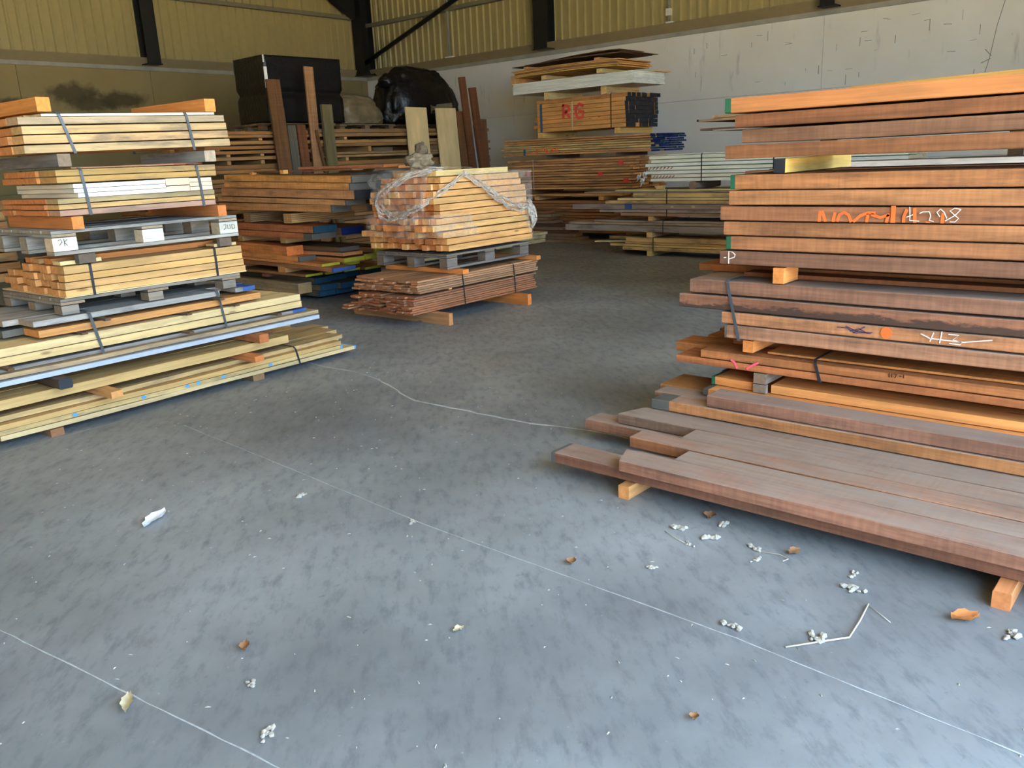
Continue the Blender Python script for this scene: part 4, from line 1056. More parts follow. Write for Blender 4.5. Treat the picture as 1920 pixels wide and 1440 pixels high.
MT = [(-9.1, -7.19, .00, .30, .387, .432, (160, 104, 66), 'blue_paint', 'board with a bright blue end low in the middle pile', .02),
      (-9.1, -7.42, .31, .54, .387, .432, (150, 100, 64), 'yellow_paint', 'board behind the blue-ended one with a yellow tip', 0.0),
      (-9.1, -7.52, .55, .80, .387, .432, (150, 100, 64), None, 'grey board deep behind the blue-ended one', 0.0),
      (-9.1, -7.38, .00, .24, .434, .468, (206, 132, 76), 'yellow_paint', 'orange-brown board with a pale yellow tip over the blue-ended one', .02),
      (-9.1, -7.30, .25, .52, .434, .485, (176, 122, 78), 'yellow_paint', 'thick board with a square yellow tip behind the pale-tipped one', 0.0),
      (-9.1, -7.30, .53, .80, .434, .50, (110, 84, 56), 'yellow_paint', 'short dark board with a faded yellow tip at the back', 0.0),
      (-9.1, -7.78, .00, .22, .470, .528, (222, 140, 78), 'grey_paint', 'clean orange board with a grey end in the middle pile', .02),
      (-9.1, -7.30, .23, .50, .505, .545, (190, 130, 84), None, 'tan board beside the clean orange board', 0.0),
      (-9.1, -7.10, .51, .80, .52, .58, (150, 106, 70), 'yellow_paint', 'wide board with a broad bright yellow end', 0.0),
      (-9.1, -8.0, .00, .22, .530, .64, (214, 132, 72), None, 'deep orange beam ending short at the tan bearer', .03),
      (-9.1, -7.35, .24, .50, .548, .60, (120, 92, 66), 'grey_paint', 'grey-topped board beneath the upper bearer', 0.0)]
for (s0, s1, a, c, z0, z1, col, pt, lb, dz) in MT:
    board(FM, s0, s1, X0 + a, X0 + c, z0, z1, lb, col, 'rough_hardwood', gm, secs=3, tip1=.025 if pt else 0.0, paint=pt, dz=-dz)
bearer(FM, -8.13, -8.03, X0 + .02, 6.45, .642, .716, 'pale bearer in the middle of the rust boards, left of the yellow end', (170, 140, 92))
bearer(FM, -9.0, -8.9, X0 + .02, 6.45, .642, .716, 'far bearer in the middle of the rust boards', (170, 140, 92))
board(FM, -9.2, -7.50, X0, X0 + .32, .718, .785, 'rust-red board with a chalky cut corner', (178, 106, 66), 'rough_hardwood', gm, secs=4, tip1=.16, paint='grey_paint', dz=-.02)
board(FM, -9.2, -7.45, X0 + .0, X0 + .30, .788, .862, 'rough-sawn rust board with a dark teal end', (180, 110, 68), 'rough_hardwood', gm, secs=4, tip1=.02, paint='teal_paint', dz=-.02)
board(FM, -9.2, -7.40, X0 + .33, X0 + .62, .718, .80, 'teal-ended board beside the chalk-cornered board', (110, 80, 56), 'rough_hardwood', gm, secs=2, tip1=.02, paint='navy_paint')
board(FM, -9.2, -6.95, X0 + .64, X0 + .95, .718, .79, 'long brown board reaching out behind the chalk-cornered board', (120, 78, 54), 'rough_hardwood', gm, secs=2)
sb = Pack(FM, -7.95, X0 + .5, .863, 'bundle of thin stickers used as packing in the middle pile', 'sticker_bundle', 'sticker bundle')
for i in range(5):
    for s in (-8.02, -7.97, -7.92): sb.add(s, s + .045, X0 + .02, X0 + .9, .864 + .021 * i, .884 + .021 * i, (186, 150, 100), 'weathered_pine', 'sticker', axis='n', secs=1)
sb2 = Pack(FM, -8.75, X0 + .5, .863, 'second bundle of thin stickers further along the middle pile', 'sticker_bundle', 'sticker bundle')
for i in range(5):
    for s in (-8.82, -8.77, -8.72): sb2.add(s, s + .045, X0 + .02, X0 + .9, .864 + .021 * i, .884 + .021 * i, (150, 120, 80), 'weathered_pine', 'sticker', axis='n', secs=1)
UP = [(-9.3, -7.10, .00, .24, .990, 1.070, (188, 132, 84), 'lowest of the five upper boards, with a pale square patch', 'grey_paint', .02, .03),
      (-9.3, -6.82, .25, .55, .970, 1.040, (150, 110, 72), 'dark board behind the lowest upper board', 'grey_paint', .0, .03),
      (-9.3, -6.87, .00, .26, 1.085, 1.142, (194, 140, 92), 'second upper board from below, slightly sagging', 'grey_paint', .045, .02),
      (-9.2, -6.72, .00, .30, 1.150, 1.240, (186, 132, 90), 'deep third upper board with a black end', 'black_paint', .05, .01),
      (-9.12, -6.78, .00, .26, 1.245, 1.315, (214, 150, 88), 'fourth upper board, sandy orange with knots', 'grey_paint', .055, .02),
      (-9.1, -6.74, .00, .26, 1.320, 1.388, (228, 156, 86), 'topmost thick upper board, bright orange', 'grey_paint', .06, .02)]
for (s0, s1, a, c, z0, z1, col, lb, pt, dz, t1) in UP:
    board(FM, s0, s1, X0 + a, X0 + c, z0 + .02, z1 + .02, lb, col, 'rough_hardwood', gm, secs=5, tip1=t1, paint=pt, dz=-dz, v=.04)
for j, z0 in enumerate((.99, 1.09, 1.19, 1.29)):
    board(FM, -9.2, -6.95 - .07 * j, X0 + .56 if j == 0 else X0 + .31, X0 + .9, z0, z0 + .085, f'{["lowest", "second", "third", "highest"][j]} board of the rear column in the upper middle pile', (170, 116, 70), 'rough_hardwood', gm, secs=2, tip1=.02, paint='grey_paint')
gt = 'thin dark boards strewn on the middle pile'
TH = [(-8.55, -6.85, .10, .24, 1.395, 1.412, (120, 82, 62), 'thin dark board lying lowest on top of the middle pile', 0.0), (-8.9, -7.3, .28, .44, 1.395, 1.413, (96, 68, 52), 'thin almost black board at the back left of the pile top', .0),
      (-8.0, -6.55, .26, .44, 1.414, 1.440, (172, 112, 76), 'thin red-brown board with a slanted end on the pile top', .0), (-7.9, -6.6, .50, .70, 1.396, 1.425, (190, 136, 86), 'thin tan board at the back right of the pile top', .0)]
for (s0, s1, a, c, z0, z1, col, lb, dz) in TH:
    board(FM, s0, s1, X0 + a, X0 + c, z0 + .015, z1 + .015, lb, col, 'rough_hardwood', gt, secs=3, dz=-.01)
bearer(FM, -8.02, -7.955, X0 + .04, X0 + .10, 1.39, 1.435, 'small upright orange off-cut on the top board of the middle pile', (240, 168, 96))
bearer(FM, -8.62, -8.57, X0 + .04, X0 + .10, 1.393, 1.418, 'tiny orange off-cut near the left end of the pile top', (220, 150, 84))

LIGHT_GAIN = 1.15
# ------------------------------------------------------------------ back row against the far side: long stickered packs, boards along x
FB_ = Frame(0, 11.0, 0)
rk = random.Random(55)
def long_pack(F, s0, s1, n0, n1, rows, label, cols, mat='weathered_pine', stick=(), nw=.24, jit=.12, **kw):
    P_ = Pack(F, (s0 + s1) / 2, (n0 + n1) / 2, rows[0][0], label)
    k = max(1, round((n1 - n0) / nw))
    for i, (z0, z1) in enumerate(rows):
        for j in range(k):
            w = (n1 - n0) / k
            P_.add(s0 + rk.uniform(-jit, jit), s1 + rk.uniform(-jit, jit), n0 + w * j, n0 + w * (j + 1) - .006, z0, z1, cols[(i + j) % len(cols)], mat, secs=4, jit=.004, variant=rk.randrange(3), **kw)
    for (s, z0, z1) in stick: P_.add(s, s + .06, n0 + .005, n1, z0, z1, (186, 146, 96), 'weathered_pine', 'sticker', axis='n', secs=1)
    return P_
KC = [(166, 126, 78), (180, 136, 84), (150, 112, 70)]
for (a, c, side) in ((5.5, 7.95, 'left'), (8.1, 12.05, 'right')):
    for s in (a + .3, (a + c) / 2, c - .35): bearer(FB_, s, s + .09, 0, 1.2, 0, .11, f'floor bearer under the {side} half of the back row, {("left", "middle", "right")[0 if s < a + .5 else (2 if s > c - .5 else 1)]} one', UMBER)
    lo = [(.111 + .06 * i, .166 + .06 * i) for i in range(11)]
    long_pack(FB_, a, c, 0, 1.2, lo, f'bottom pack of the {side} half of the back row', KC, nw=.4, jit=.05)
    for s in (a + .3, (a + c) / 2, c - .35): bearer(FB_, s, s + .09, 0, 1.2, .768, .838, f'bearer between the lower packs of the {side} half of the back row, {("left", "middle", "right")[0 if s < a + .5 else (2 if s > c - .5 else 1)]} one', UMBER)
    mid = [(.839 + .063 * i, .897 + .063 * i) for i in range(8)]
    long_pack(FB_, a, c, 0, 1.2, mid, f'middle pack of the {side} half of the back row', KC, nw=.4, jit=.05)
st_ = lambda a, c, z0, z1: [(a + .25, z0, z1), ((a + c) / 2, z0, z1), (c - .3, z0, z1)]
long_pack(FB_, 6.25, 7.95, 0, 1.2, [(1.405, 1.455), (1.457, 1.525), (1.585, 1.635), (1.672, 1.72), (1.735, 1.785), (1.80, 1.852), (1.895, 1.935), (1.937, 1.985)], 'upper stickered pack of umber boards behind the leaning planks', [(176, 124, 70), (158, 110, 62), (186, 138, 82)],
          stick=st_(6.3, 7.9, 1.527, 1.583) + st_(6.3, 7.9, 1.636, 1.671) + st_(6.3, 7.9, 1.854, 1.893) + [(6.4, 1.7205, 1.7345), (7.5, 1.7205, 1.7345), (6.4, 1.786, 1.799), (7.5, 1.786, 1.799)], jit=.07)
long_pack(FB_, 8.1, 12.05, 0, 1.2, [(1.405, 1.455), (1.457, 1.525), (1.58, 1.618), (1.62, 1.660), (1.745, 1.795), (1.797, 1.845), (1.895, 1.952), (1.954, 2.012)], 'upper stickered pack of umber boards below the black bag', [(170, 128, 78), (152, 112, 66), (182, 142, 90)],
          stick=st_(8.4, 11.9, 1.527, 1.579) + [(8.3, 1.661, 1.744), (9.13, 1.661, 1.744), (10.7, 1.661, 1.744), (11.6, 1.661, 1.744)] + st_(8.4, 11.9, 1.847, 1.893), jit=.06)

# boards leaning on the back row
KL = 0.04
def leaning(xa, xb, xbot, zt, th, col, mat, label, name='leaning_plank', **kw):
    """stands on the floor, leans back on the front edge of the back row (y 10.97 at z 2.0)"""
    y0 = 10.945 - 2.0 * KL
    W = xb - xa
    ang = math.atan2(1, KL)
    L = zt / math.sin(ang)
    me = plank_mesh(L, W, th, (mat, 'end_grain', 'end_grain'), secs=4, jit=.002, variant=int(xa * 10) % 5)
    xm_t = (xa + xb) / 2; dxx = xm_t - xbot
    o = link(name, me, None, ((xm_t + xbot) / 2, y0 + KL * zt / 2, zt / 2))
    ux = Vector((dxx, KL * zt, zt)).normalized()          # length direction
    uz = Vector((0, -math.sin(ang), math.cos(ang))); uz = (uz - ux * uz.dot(ux)).normalized()
    uy = uz.cross(ux)
    o.matrix_world = Matrix.Translation(o.location) @ Matrix((ux, uy, uz)).transposed().to_4x4()
    tag(o, label, 'plank', 'planks leaning on the back row'); o.color = vary(lin(*col), .04)
    return o
LP = [(7.278, 7.505, 7.42, 2.695, .03, (122, 84, 50), 'rough_hardwood', 'wide dark brown plank leaning leftmost against the black wrapped load', .035),
      (7.44, 7.545, 7.52, 2.32, .02, (112, 76, 46), 'rough_hardwood', 'narrow plank tucked beside the wide dark leaning plank', 0),
      (7.56, 7.70, 7.63, 2.06, .028, (104, 98, 82), 'grey_timber', 'short grey-green leaning plank right of the wide dark one', 0),
      (7.73, 7.88, 7.81, 2.065, .026, (126, 78, 48), 'rough_hardwood', 'short red-brown leaning plank left of the tallest one', 0),
      (7.99, 8.15, 7.97, 2.905, .028, (168, 124, 86), 'rough_hardwood', 'tallest tan plank leaning in front of the black wrapped load', 0),
      (8.21, 8.40, 8.27, 2.365, .05, (122, 112, 74), 'weathered_pine', 'mossy square post leaning right of the tallest plank', 0),
      (9.941, 10.426, 10.17, 2.351, .025, (226, 196, 140), 'clean_board', 'left of the two wide cream boards leaning behind the stump', 0),
      (10.649, 11.14, 10.93, 2.348, .025, (226, 196, 140), 'clean_board', 'right of the two wide cream boards leaning behind the stump', 0),
      (11.16, 11.42, 11.32, 2.30, .025, (124, 84, 52), 'rough_hardwood', 'dark brown board leaning right beside the cream boards', 0),
      (11.227, 11.367, 11.52, 2.88, .05, (128, 80, 50), 'rough_hardwood', 'tall slim brown post leaning across the black bag', .06),
      (11.45, 11.61, 11.57, 2.061, .025, (176, 172, 158), 'clean_board', 'short whitish board leaning between the brown posts', 0),
      (11.465, 11.63, 11.80, 2.71, .05, (132, 82, 50), 'rough_hardwood', 'second slim brown post, right of the tall one', .06),
      (11.655, 11.929, 11.80, 2.165, .028, (128, 88, 60), 'rough_hardwood', 'broad brown board leaning at the right end of the row', 0),
      (8.015, 8.055, 8.30, 2.0, .02, (110, 74, 40), 'rough_hardwood', 'thin batten leaning between the tallest plank and the mossy post', .06)]
for (xa, xb, xbot, zt, th, col, mt, lb, fwd) in LP:
    leaning(xa, xb, xbot, zt, th, col, mt, lb).location.y -= fwd
# loads on the back row
FT = Frame(0, 11.33, 0)
pallet(FT, 7.40, 8.78, 0.02, 0.86, 2.0135, 'pallet under the black wrapped load', 0.105, (120, 100, 74), mat='weathered_pine', bottom=False)
def wrapped_box(name, x0, x1, y0, y1, z0, z1, mat, seed, amp=.012):
    bm = bmesh.new(); bmesh.ops.create_cube(bm, size=1)
    bmesh.ops.subdivide_edges(bm, edges=bm.edges[:], cuts=26, use_grid_fill=True)
    for v in bm.verts:
        p_ = Vector((x0 + (v.co.x + .5) * (x1 - x0), y0 + (v.co.y + .5) * (y1 - y0), z0 + (v.co.z + .5) * (z1 - z0)))
        q = Vector((p_.x * 2.2, p_.y * 2.2, p_.z * 17 + seed))
        d = noise.noise(q) + .5 * noise.noise(q * 2.1)
        out = Vector((v.co.x if abs(v.co.x) > .49 else 0, v.co.y if abs(v.co.y) > .49 else 0, 0))
        waist = -.03 * math.exp(-((v.co.z + .05) / .05) ** 2)
        v.co = p_ + out * 2 * (amp * d + waist)
    me = bpy.data.meshes.new(name); bm.to_mesh(me); bm.free()
    me.materials.append(MATS[mat]); me.polygons.foreach_set('use_smooth', [True] * len(me.polygons))
    return me
bx = link('wrapped_load', wrapped_box('wrapped_load', -.70, .70, -.42, .42, 0, .97, 'black_wrap', 3, .006), None, (8.27, 11.77, 2.122), (0, 0, math.radians(-1)))
tag(bx, 'tall box load wrapped in shiny black stretch film', 'wrapped load')
for (z0, z1, w) in ((.86, .965, .02), (.60, .80, .05), (.50, .60, .04)):
    link('corner_guard', box_mesh('corner_guard', -.718, -.718 + w, -.444, -.43, z0, z1, 'white_guard'), bx)
def drape_lump(name, c, r, mat, amp, k, seed, sq=.75, sub=5, peak=0.0, crease=.05):
    """crumpled plastic over a load: a flat-based mound with sharp creases; peak shifts its top along x"""
    bm = bmesh.new(); bmesh.ops.create_icosphere(bm, subdivisions=sub, radius=1)
    for v in bm.verts:
        p_ = Vector([math.copysign(abs(t) ** sq, t) for t in v.co])
        q = v.co * k + Vector((seed * 3.1, seed * 1.7, 0))
        d = 1 + amp * (noise.noise(q) + .5 * noise.noise(q * 2.1))
        for f, a in ((5.0, 1.0), (11.0, .6), (23.0, .35)):
            d += crease * a * (.4 - abs(noise.noise(Vector((v.co.x * f, v.co.y * f, v.co.z * f * 1.6)) + Vector((seed, 0, 0))))) 
        h = max(0.0, p_.z)
        v.co = Vector(((p_.x * (1 - .28 * h) + peak * h) * r[0], p_.y * r[1] * (1 - .2 * h), max(p_.z, -.55) * r[2])) * d
    zmin = min(v.co.z for v in bm.verts)
    me = bpy.data.meshes.new(name); bm.to_mesh(me); bm.free()
    me.materials.append(MATS[mat]); me.polygons.foreach_set('use_smooth', [True] * len(me.polygons))
    return link(name, me, None, (c[0], c[1], c[2] - zmin))
pallet(FT, 8.86, 10.05, 0.02, 0.86, 2.0135, 'pallet under the film-covered heap', 0.09, (120, 100, 74), mat='weathered_pine', bottom=False)
plain_mat('murky_film', (120, 104, 76), 0.3, var=0.45, scale=5, spec=0.6, bump=0.6)
hp = drape_lump('covered_heap', (9.42, 11.80, 2.106), (.56, .38, .30), 'murky_film', .08, 2.2, 6, .62, 5, .0, .09)
tag(hp, 'low heap under murky clear plastic beside the black load', 'covered heap')
pallet(FT, 10.2, 11.95, 0.05, 0.95, 2.0135, 'pallet under the black bagged heap', 0.09, (100, 84, 64), mat='weathered_pine', bottom=False)
hb = drape_lump('bagged_heap', (11.03, 11.83, 2.105), (.88, .44, .62), 'black_wrap', .09, 1.8, 14, .72, 5, -.05, .07)
tag(hb, 'rounded heap bundled in crumpled black plastic', 'bagged heap')
fl_ = lump('bag_flap', (-.74, -.10, .22), (.17, .14, .12), 'black_wrap', .3, 2.5, 3, 3, hb)
wnd = film(hb, (0, 0, 0), lambda u, v: (-.10 + u * .56, -.47 + .02 * math.sin(u * 9) + .012 * math.sin(v * 31) - .05 * v * (1 - v), -.05 - .14 * v + .05 * u * (1 - v)), 22, 10, 'murky_film', 'clear_patch')

LIGHT_GAIN = 1.6
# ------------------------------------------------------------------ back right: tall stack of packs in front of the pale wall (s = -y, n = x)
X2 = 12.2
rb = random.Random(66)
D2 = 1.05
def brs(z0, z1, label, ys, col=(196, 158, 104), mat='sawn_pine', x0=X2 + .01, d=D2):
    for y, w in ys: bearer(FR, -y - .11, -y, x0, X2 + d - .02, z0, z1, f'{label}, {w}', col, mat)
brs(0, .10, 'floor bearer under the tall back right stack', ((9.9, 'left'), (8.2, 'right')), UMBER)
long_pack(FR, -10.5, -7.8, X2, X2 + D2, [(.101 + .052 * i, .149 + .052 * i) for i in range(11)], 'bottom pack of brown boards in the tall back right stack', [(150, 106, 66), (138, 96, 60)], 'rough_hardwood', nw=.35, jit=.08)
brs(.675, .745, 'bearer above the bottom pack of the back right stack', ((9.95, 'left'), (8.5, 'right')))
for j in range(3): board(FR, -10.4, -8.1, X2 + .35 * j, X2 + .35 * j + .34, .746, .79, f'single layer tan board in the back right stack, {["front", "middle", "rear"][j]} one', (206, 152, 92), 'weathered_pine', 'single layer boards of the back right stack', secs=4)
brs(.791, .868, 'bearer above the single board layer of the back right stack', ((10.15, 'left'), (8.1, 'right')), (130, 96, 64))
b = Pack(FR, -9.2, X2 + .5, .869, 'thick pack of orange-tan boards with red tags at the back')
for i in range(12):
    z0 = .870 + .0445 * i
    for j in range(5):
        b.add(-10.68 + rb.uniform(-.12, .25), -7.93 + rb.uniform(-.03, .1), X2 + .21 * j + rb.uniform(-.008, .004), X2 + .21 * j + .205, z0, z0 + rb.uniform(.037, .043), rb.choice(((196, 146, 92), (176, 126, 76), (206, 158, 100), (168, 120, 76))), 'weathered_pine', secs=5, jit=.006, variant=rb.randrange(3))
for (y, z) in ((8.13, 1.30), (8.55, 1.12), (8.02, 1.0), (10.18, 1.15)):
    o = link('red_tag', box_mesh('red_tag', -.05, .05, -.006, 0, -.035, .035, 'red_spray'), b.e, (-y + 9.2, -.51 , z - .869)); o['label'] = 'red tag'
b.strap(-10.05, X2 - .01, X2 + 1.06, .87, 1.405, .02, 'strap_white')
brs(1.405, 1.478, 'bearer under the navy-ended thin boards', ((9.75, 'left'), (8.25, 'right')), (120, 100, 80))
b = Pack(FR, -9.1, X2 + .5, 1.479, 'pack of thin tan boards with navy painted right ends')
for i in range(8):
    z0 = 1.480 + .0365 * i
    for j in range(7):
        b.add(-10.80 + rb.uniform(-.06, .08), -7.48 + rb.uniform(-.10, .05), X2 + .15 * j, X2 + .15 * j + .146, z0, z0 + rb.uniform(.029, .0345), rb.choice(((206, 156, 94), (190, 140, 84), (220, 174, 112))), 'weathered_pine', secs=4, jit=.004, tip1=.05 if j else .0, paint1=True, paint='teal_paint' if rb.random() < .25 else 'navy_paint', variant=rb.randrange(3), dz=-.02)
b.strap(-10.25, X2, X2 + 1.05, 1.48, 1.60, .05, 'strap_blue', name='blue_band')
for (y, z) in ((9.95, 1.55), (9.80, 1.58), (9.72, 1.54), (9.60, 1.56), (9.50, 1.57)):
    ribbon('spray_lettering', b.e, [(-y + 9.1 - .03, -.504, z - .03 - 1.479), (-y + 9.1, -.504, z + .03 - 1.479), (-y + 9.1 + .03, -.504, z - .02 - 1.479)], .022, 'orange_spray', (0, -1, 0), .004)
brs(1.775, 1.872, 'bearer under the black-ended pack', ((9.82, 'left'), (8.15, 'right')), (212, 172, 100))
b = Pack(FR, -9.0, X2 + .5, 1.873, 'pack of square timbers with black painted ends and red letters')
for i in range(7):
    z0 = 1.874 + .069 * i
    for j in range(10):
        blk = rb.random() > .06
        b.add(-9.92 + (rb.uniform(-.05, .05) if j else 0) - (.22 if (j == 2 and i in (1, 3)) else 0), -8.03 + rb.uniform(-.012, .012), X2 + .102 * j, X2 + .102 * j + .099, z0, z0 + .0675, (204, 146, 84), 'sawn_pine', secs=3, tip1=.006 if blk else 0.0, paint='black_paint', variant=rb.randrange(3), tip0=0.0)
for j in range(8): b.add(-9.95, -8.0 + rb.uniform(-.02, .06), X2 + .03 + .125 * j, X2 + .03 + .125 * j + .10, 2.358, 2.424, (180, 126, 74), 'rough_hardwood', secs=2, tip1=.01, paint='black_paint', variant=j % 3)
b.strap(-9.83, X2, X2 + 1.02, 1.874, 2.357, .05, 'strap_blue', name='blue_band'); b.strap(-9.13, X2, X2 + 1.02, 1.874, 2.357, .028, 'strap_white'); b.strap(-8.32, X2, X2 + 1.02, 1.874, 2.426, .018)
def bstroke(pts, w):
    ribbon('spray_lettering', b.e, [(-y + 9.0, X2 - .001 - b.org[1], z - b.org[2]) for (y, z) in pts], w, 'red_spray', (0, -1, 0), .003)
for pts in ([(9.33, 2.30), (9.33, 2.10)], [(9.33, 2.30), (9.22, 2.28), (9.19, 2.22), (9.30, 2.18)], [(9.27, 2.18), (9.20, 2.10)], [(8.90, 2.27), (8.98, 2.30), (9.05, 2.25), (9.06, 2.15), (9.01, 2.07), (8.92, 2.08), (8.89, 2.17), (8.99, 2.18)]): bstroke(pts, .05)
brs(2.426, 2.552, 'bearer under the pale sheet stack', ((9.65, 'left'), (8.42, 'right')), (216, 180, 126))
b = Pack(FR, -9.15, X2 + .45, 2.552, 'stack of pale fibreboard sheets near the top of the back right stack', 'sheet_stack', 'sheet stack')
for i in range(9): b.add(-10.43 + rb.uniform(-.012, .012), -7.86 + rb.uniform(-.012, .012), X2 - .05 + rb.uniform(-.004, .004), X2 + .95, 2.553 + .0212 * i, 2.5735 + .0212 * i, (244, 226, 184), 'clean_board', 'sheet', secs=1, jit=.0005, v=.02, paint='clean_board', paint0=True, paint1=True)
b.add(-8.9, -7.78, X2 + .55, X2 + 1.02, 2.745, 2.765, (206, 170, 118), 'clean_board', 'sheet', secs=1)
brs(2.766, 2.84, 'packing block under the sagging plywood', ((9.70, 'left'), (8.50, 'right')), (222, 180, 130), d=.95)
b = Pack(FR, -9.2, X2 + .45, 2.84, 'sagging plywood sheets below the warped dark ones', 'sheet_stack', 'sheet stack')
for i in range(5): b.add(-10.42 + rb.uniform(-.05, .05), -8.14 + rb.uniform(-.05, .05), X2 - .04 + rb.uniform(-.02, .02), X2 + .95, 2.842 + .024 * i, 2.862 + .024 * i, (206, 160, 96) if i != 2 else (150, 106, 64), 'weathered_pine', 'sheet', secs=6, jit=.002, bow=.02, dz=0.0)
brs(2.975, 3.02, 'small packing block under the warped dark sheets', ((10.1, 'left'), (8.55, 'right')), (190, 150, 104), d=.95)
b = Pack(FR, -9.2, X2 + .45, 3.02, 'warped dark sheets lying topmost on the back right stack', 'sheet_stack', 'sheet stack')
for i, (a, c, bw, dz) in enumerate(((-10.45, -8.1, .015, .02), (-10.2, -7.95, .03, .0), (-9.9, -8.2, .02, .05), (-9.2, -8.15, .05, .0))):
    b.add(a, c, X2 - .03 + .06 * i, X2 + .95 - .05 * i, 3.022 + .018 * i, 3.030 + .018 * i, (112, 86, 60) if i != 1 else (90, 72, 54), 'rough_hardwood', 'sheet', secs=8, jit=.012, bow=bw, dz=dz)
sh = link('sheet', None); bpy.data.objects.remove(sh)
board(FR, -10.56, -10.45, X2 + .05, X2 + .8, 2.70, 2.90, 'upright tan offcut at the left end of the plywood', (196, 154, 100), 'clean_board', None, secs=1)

# dark weathered slats heaped on the floor left of the right-hand low bundles
gd = 'dark slats heaped by the back right stack'
adj = ['lowest', 'second', 'third', 'fourth', 'fifth', 'sixth', 'seventh', 'eighth', 'ninth', 'topmost']
for i in range(10):
    z0 = .002 + .052 * i
    y1 = 8.35 + .12 * i + rb.uniform(-.15, .15)
    o = board(FR, -10.4, -y1, 11.45 + .02 * i, 11.70 + .03 * i, z0, z0 + .05, f'{adj[i]} of the dark slats heaped before the back right stack', rb.choice(((100, 74, 54), (120, 92, 66), (86, 66, 50), (126, 110, 92))), 'rough_hardwood', gd, secs=3, jit=.004, variant=i % 3)

# small pale boards poking out behind the centre pack
FS = Frame(0, 8.0, 0)
bearer(FS, 9.2, 9.28, 0, .7, 0, .20, 'post block under the pale greenish boards behind the centre pack', (150, 130, 90), 'weathered_pine')
bearer(FS, 7.6, 7.68, 0, .7, 0, .20, 'far post block under the pale greenish boards behind the centre pack', (150, 130, 90), 'weathered_pine')
board(FS, 7.4, 9.93, 0, .25, .201, .255, 'lower pale greenish board with dark spots behind the centre pack', (176, 166, 128), 'weathered_pine', 'pale boards behind the centre pack', secs=3)
board(FS, 7.4, 9.95, .01, .25, .257, .31, 'middle pale greenish board behind the centre pack', (190, 180, 144), 'weathered_pine', 'pale boards behind the centre pack', secs=3)
board(FS, 7.4, 9.99, 0, .25, .312, .352, 'top pale greenish board behind the centre pack', (206, 194, 156), 'weathered_pine', 'pale boards behind the centre pack', secs=3)

# ------------------------------------------------------------------ right back: low strapped bundles
X3 = 10.35
rq = random.Random(77)
def low_bundle(label, rows, z, d=.75):
    P_ = Pack(FR, -5.2, X3 + .4, z, label)
    for (yf, x0, w, z0, z1, col, mat, kw) in rows: P_.add(-yf, -3.0, X3 + x0, X3 + x0 + w, z0, z1, col, mat, secs=5, jit=.003, **kw)
    return P_
YG = (196, 166, 112); PG = (206, 182, 140); WG = (136, 124, 114)
bearer(FR, -6.465, -6.385, X3, X3 + .75, 0, .078, 'pale floor bearer under the right-hand low bundles', (206, 180, 130)); bearer(FR, -4.0, -3.9, X3, X3 + .75, 0, .078, 'far-right floor bearer under the right-hand low bundles', (206, 180, 130))
P_ = low_bundle('lowest strapped bundle of yellow boards at the right back', [(6.88, 0, .22, .079, .13, YG, 'weathered_pine', {}), (7.10, .0, .24, .132, .165, (206, 182, 126), 'sawn_pine', {}), (6.85, .02, .24, .167, .197, YG, 'weathered_pine', {}), (6.82, 0, .22, .20, .264, (202, 166, 112), 'weathered_pine', {}),
   (6.95, .25, .24, .079, .13, YG, 'weathered_pine', {}), (7.3, .26, .22, .132, .165, YG, 'weathered_pine', {}), (7.30, .27, .22, .20, .25, (186, 160, 112), 'weathered_pine', {}), (7.2, .5, .22, .079, .14, YG, 'weathered_pine', {}), (7.15, .5, .22, .20, .26, YG, 'weathered_pine', {})], .079)
P_.add(-7.42, -6.7, X3 + .05, X3 + .17, .167, .185, PALE, secs=2, dz=.03)
P_.strap(-6.36, X3, X3 + .72, .079, .265, .014)
bearer(FR, -6.465, -6.37, X3 - .01, X3 + .75, .266, .344, 'pale block under the grey plank bundle at the right back', (196, 174, 130)); bearer(FR, -4.0, -3.9, X3, X3 + .75, .266, .344, 'far-right block under the grey plank bundle at the right back', (196, 174, 130))
P_ = low_bundle('grey weathered plank bundle, second from the floor at the right back', [(7.93, 0, .24, .345, .435, WG, 'grey_timber', {}), (7.87, .02, .24, .437, .473, (168, 150, 126), 'weathered_pine', {}), (7.40, .03, .24, .475, .50, (150, 136, 122), 'grey_timber', {}), (7.6, .27, .24, .345, .43, WG, 'grey_timber', {}), (7.3, .28, .24, .437, .50, (200, 172, 124), 'weathered_pine', {}), (7.0, .52, .22, .345, .50, WG, 'grey_timber', {})], .345)
P_.strap(-6.20, X3, X3 + .74, .345, .502, .014)
bearer(FR, -6.44, -6.366, X3 - .01, X3 + .75, .503, .568, 'tan block under the blue-dotted grey plank', (206, 168, 118)); bearer(FR, -4.0, -3.9, X3, X3 + .75, .503, .568, 'far-right block under the blue-dotted grey plank', (206, 168, 118))
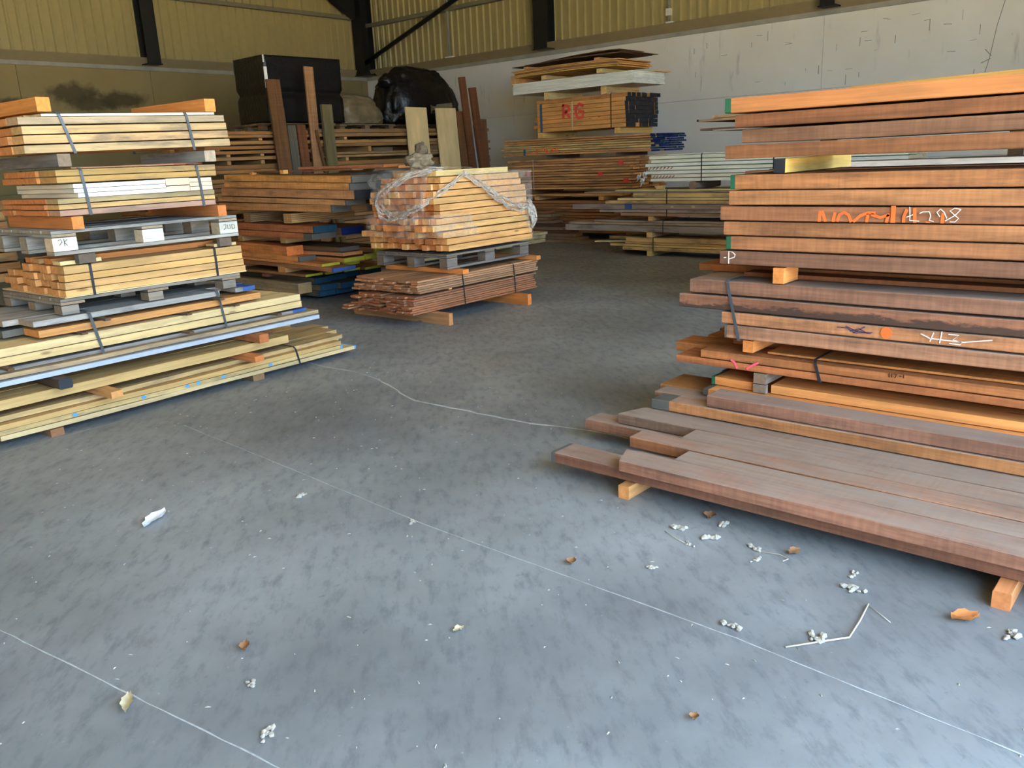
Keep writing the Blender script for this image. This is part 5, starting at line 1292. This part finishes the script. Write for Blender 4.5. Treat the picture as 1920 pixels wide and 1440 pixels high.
P_ = low_bundle('strapped mixed bundle with a blue dot on its grey plank', [(6.91, 0, .24, .569, .614, (170, 136, 110), 'weathered_pine', {}), (7.29, .01, .24, .616, .660, (150, 132, 118), 'grey_timber', {}), (7.775, -.01, .25, .663, .738, (138, 118, 106), 'grey_timber', {}), (7.18, 0, .24, .741, .788, (206, 166, 110), 'weathered_pine', {}), (6.97, .01, .24, .790, .826, (216, 178, 124), 'sawn_pine', {}), (6.7, .01, .24, .829, .890, (208, 168, 116), 'weathered_pine', {}), (7.57, .02, .24, .893, .912, (170, 146, 122), 'weathered_pine', {}), (7.0, 0, .24, .914, .935, (220, 184, 130), 'sawn_pine', {}),
   (7.2, .26, .24, .569, .66, (170, 136, 110), 'weathered_pine', {}), (7.0, .26, .24, .663, .79, YG, 'weathered_pine', {}), (6.9, .26, .24, .793, .935, YG, 'weathered_pine', {}), (6.9, .52, .22, .569, .75, YG, 'weathered_pine', {}), (6.9, .52, .22, .755, .935, YG, 'weathered_pine', {})], .569)
P_.strap(-6.14, X3, X3 + .74, .569, .937, .014)
o = link('blue_mark', box_mesh('blue_mark', -.06, .06, -.004, 0, -.034, .034, 'blue_paint'), P_.e, (-6.77 + 5.2, -.412, .70 - .569)); o['label'] = 'blue painted square'
for yy in (6.05, 5.72): disc('pink_smudge', P_.e, (-yy + 5.2, -.411, .70 - .569), .03, 'pale_leaf', (0, -1, 0), .018)
bearer(FR, -6.311, -6.203, X3 - .01, X3 + .06, .938, .990, 'small pale orange packing piece under the pinkish pack', (228, 176, 120)); bearer(FR, -5.793, -5.683, X3 - .01, X3 + .70, .938, 1.043, 'grey rounded bearer under the pinkish pack', (132, 116, 104), 'grey_timber', chamfer=.02)
bearer(FR, -3.9, -3.8, X3, X3 + .7, .938, 1.043, 'far-right bearer under the pinkish pack', (132, 116, 104), 'grey_timber')
P_ = Pack(FR, -5.2, X3 + .4, 1.044, 'pinkish white moulding pack with torn printed wrapping')
for i in range(7):
    z0 = 1.046 + .050 * i
    for j in range(5):
        P_.add(-6.44 + rq.uniform(-.06, .06) - (.12 if j > 1 else 0), -3.0, X3 + .14 * j, X3 + .14 * j + .136, z0, z0 + rq.uniform(.042, .048), rq.choice(((236, 210, 178), (230, 194, 166), (238, 216, 186))), 'clean_board', 'moulding', secs=3, jit=.004, variant=rq.randrange(3), v=.04)
P_.add(-6.47, -3.0, X3 + .02, X3 + .70, 1.397, 1.404, (214, 200, 184), 'clean_board', 'cover_sheet', secs=4, jit=.006)
for (ya, yb, z) in ((6.42, 6.05, 1.222), (6.36, 6.03, 1.105)):
    for k in range(7):
        y = ya - (ya - yb) * k / 6.5
        ribbon('printed_text', P_.e, [(-y + 5.2, -.4035, z - .012 - 1.044), (-y + 5.2 + .03, -.4035, z + .018 - 1.044)], .012, 'red_ink', (0, -1, 0), .003)
for k, (y, z, w) in enumerate(((6.46, 1.20, .10), (6.50, 1.11, .09), (6.56, 1.16, .07))):
    def tf(u, v, y=y, z=z, w=w): return (-y - .10 * u + 5.2, -.41 + .05 * u + .02 * math.sin(v * 7 + u * 5), z - 1.044 - w * v - .06 * u * u + .012 * math.sin(u * 12 + v * 9))
    film(P_.e, (0, 0, 0), tf, 10, 6, 'paper', 'torn_wrapping')
P_.strap(-5.61, X3, X3 + .7, 1.046, 1.404, .014); P_.strap(-4.6, X3, X3 + .7, 1.046, 1.404, .014)

# ------------------------------------------------------------------ litter on the floor
rf = random.Random(88)
def leaf(x, y, L, W, ang, mat, label, curl=.35, cat='leaf', group=None, name='dry_leaf'):
    nu, nv = 8, 4
    verts, faces = [], []
    for i in range(nu + 1):
        u = i / nu; wd = W * math.sin(math.pi * min(max(u, .04), .97)) ** .7 * (1 + .18 * math.sin(u * 21))
        for j in range(nv + 1):
            v = j / nv - .5
            z = .003 + curl * W * (v * v * 2.2 + .35 * (u - .5) ** 2) + .004 * math.sin(u * 9 + v * 6) + .004
            verts.append(((u - .5) * L, v * wd, z))
    for i in range(nu):
        for j in range(nv):
            a = i * (nv + 1) + j; faces.append((a, a + nv + 1, a + nv + 2, a + 1))
    o = link(name, mesh_from(name, verts, faces, [mat], smooth=True), None, (x, y, 0), (0, 0, ang)); tag(o, label, cat, group)
    return o
pp = leaf(1.453, 3.388, .17, .06, .55, 'paper', 'curled scrap of white paper on the open floor', .5, 'paper scrap', None, 'paper_scrap')
leaf(1.145, 2.185, .055, .03, .9, 'dry_leaf', 'small brown leaf near the middle of the foreground floor', .6)
leaf(.78, 2.202, .09, .032, 1.0, 'pale_leaf', 'long pale curled leaf at the lower left of the floor', .6)
leaf(1.624, 1.715, .04, .025, -.2, 'pale_leaf', 'small pale leaf in the lower centre of the floor', .4)
leaf(2.199, 1.696, .045, .035, .4, 'dry_leaf', 'single brown leaf on the floor before the short orange bearer', .6)
leaf(2.853, 1.48, .06, .05, .2, 'dry_leaf', 'lobed tan leaf close under the low dusty planks', .4)
leaf(2.738, 1.079, .05, .035, -.5, 'dry_leaf', 'dark brown curled leaf among the fluff by the dusty planks', .8)
leaf(2.616, .485, .085, .045, 2.3, 'orange_leaf', 'bright orange curled leaf near the right edge of the floor', .9)
leaf(1.698, .915, .03, .025, .3, 'dry_leaf', 'tiny tan leaf at the bottom right of the floor', .5)
def clump(x, y, r, label, mat='fluff', n=9, seed=1):
    rr = random.Random(seed); bm = bmesh.new()
    for k in range(n):
        t = bmesh.ops.create_icosphere(bm, subdivisions=1, radius=r * rr.uniform(.16, .36))
        ox, oy = rr.gauss(0, r * .5), rr.gauss(0, r * .25)
        for v in t['verts']:
            v.co = Vector((v.co.x * rr.uniform(.7, 1.6) + ox, v.co.y * rr.uniform(.6, 1.3) + oy, max(.0005, v.co.z * rr.uniform(.4, .9) + r * .15)))
    me = bpy.data.meshes.new('fluff_clump'); bm.to_mesh(me); bm.free(); me.materials.append(MATS[mat])
    o = link('fluff_clump', me, None, (x, y, 0), (0, 0, rr.uniform(0, 3))); tag(o, label, 'fluff', 'fluff clumps on the floor'); return o
CL = [(2.688, 1.538, .05, 'fluff tangle farthest left before the dusty planks'), (2.588, 1.434, .03, 'small twiggy fluff tuft below the leftmost tangle'), (2.819, 1.397, .045, 'tan fluff clump just below the lobed leaf'), (2.673, 1.378, .055, 'long white fluff clump in the middle of the litter'),
      (2.347, 1.439, .03, 'lone white fluff ball left of the litter patch'), (2.693, 1.213, .035, 'yellowish fluff knot beside the thin wire hook'), (2.62, 1.17, .03, 'faint fluff knot below the yellowish one'), (2.711, .857, .035, 'feathery fluff tuft below the dusty planks, upper one'), (2.609, .827, .05, 'wide feathery fluff heap below the dusty planks'),
      (2.259, .811, .045, 'brownish fluff clump left of the bent twig'), (2.158, 1.045, .045, 'upright whitish fluff plume on the floor joint'), (2.607, .35, .05, 'pale fluff clump at the right photo edge'), (.961, 1.77, .032, 'white fluff crumb at the bottom left centre'), (1.994, 3.087, .045, 'white fluff wisp on the dark floor patch'), (1.05, 2.0, .03, 'white fluff flake below the small brown leaf'), (2.10, 2.45, .03, 'small white fluff fleck just past the floor joint')]
for i, (x, y, r, lb) in enumerate(CL): clump(x, y, r * .8, lb, seed=i + 3)
tw = link('bent_twig', tube_mesh('bent_twig', [(2.15, .86, .004), (2.31, .729, .006), (2.42, .735, .008), (2.538, .749, .006)], .0028, 'straw', 6)); tag(tw, 'long pale bent twig lying in the lower right floor', 'twig')
tw = link('thin_straw', tube_mesh('thin_straw', [(2.53, .745, .003), (2.50, .70, .004), (2.471, .66, .003)], .0014, 'straw', 5)); tag(tw, 'thin straw beside the bent twig', 'straw')
tw = link('thin_straw', tube_mesh('thin_straw', [(2.68, 1.19, .003), (2.70, 1.12, .004), (2.685, 1.08, .004), (2.66, 1.09, .003)], .0016, 'straw', 5)); tag(tw, 'thin hooked straw beside the yellowish fluff', 'straw')
tw = link('thin_straw', tube_mesh('thin_straw', [(2.63, 1.56, .003), (2.60, 1.50, .004), (2.575, 1.42, .003)], .0014, 'straw', 5)); tag(tw, 'straight straw beside the leftmost fluff tangle', 'straw')
# sawdust flecks: too many to count
verts, faces = [], []
for k in range(420):
    x = rf.uniform(.4, 4.2); y = rf.uniform(.2, 4.9)
    if x > 2.75 and y < 2.55: continue
    L_, W_, a = rf.uniform(.004, .018), rf.uniform(.002, .005), rf.uniform(0, 3.14)
    i0 = len(verts); c_, s_ = math.cos(a), math.sin(a)
    for (u, v, z) in ((-L_, -W_, .001), (L_, -W_, .001), (L_, W_, .001), (-L_, W_, .001), (0, 0, .004)): verts.append((x + (u * c_ - v * s_) / 2, y + (u * s_ + v * c_) / 2, z))
    faces += [(i0, i0+1, i0+4), (i0+1, i0+2, i0+4), (i0+2, i0+3, i0+4), (i0+3, i0, i0+4)]
sd = link('sawdust_flecks', mesh_from('sawdust_flecks', verts, faces, ['fluff'])); tag(sd, 'pale sawdust flecks and shavings scattered over the floor', 'sawdust', None, 'stuff')
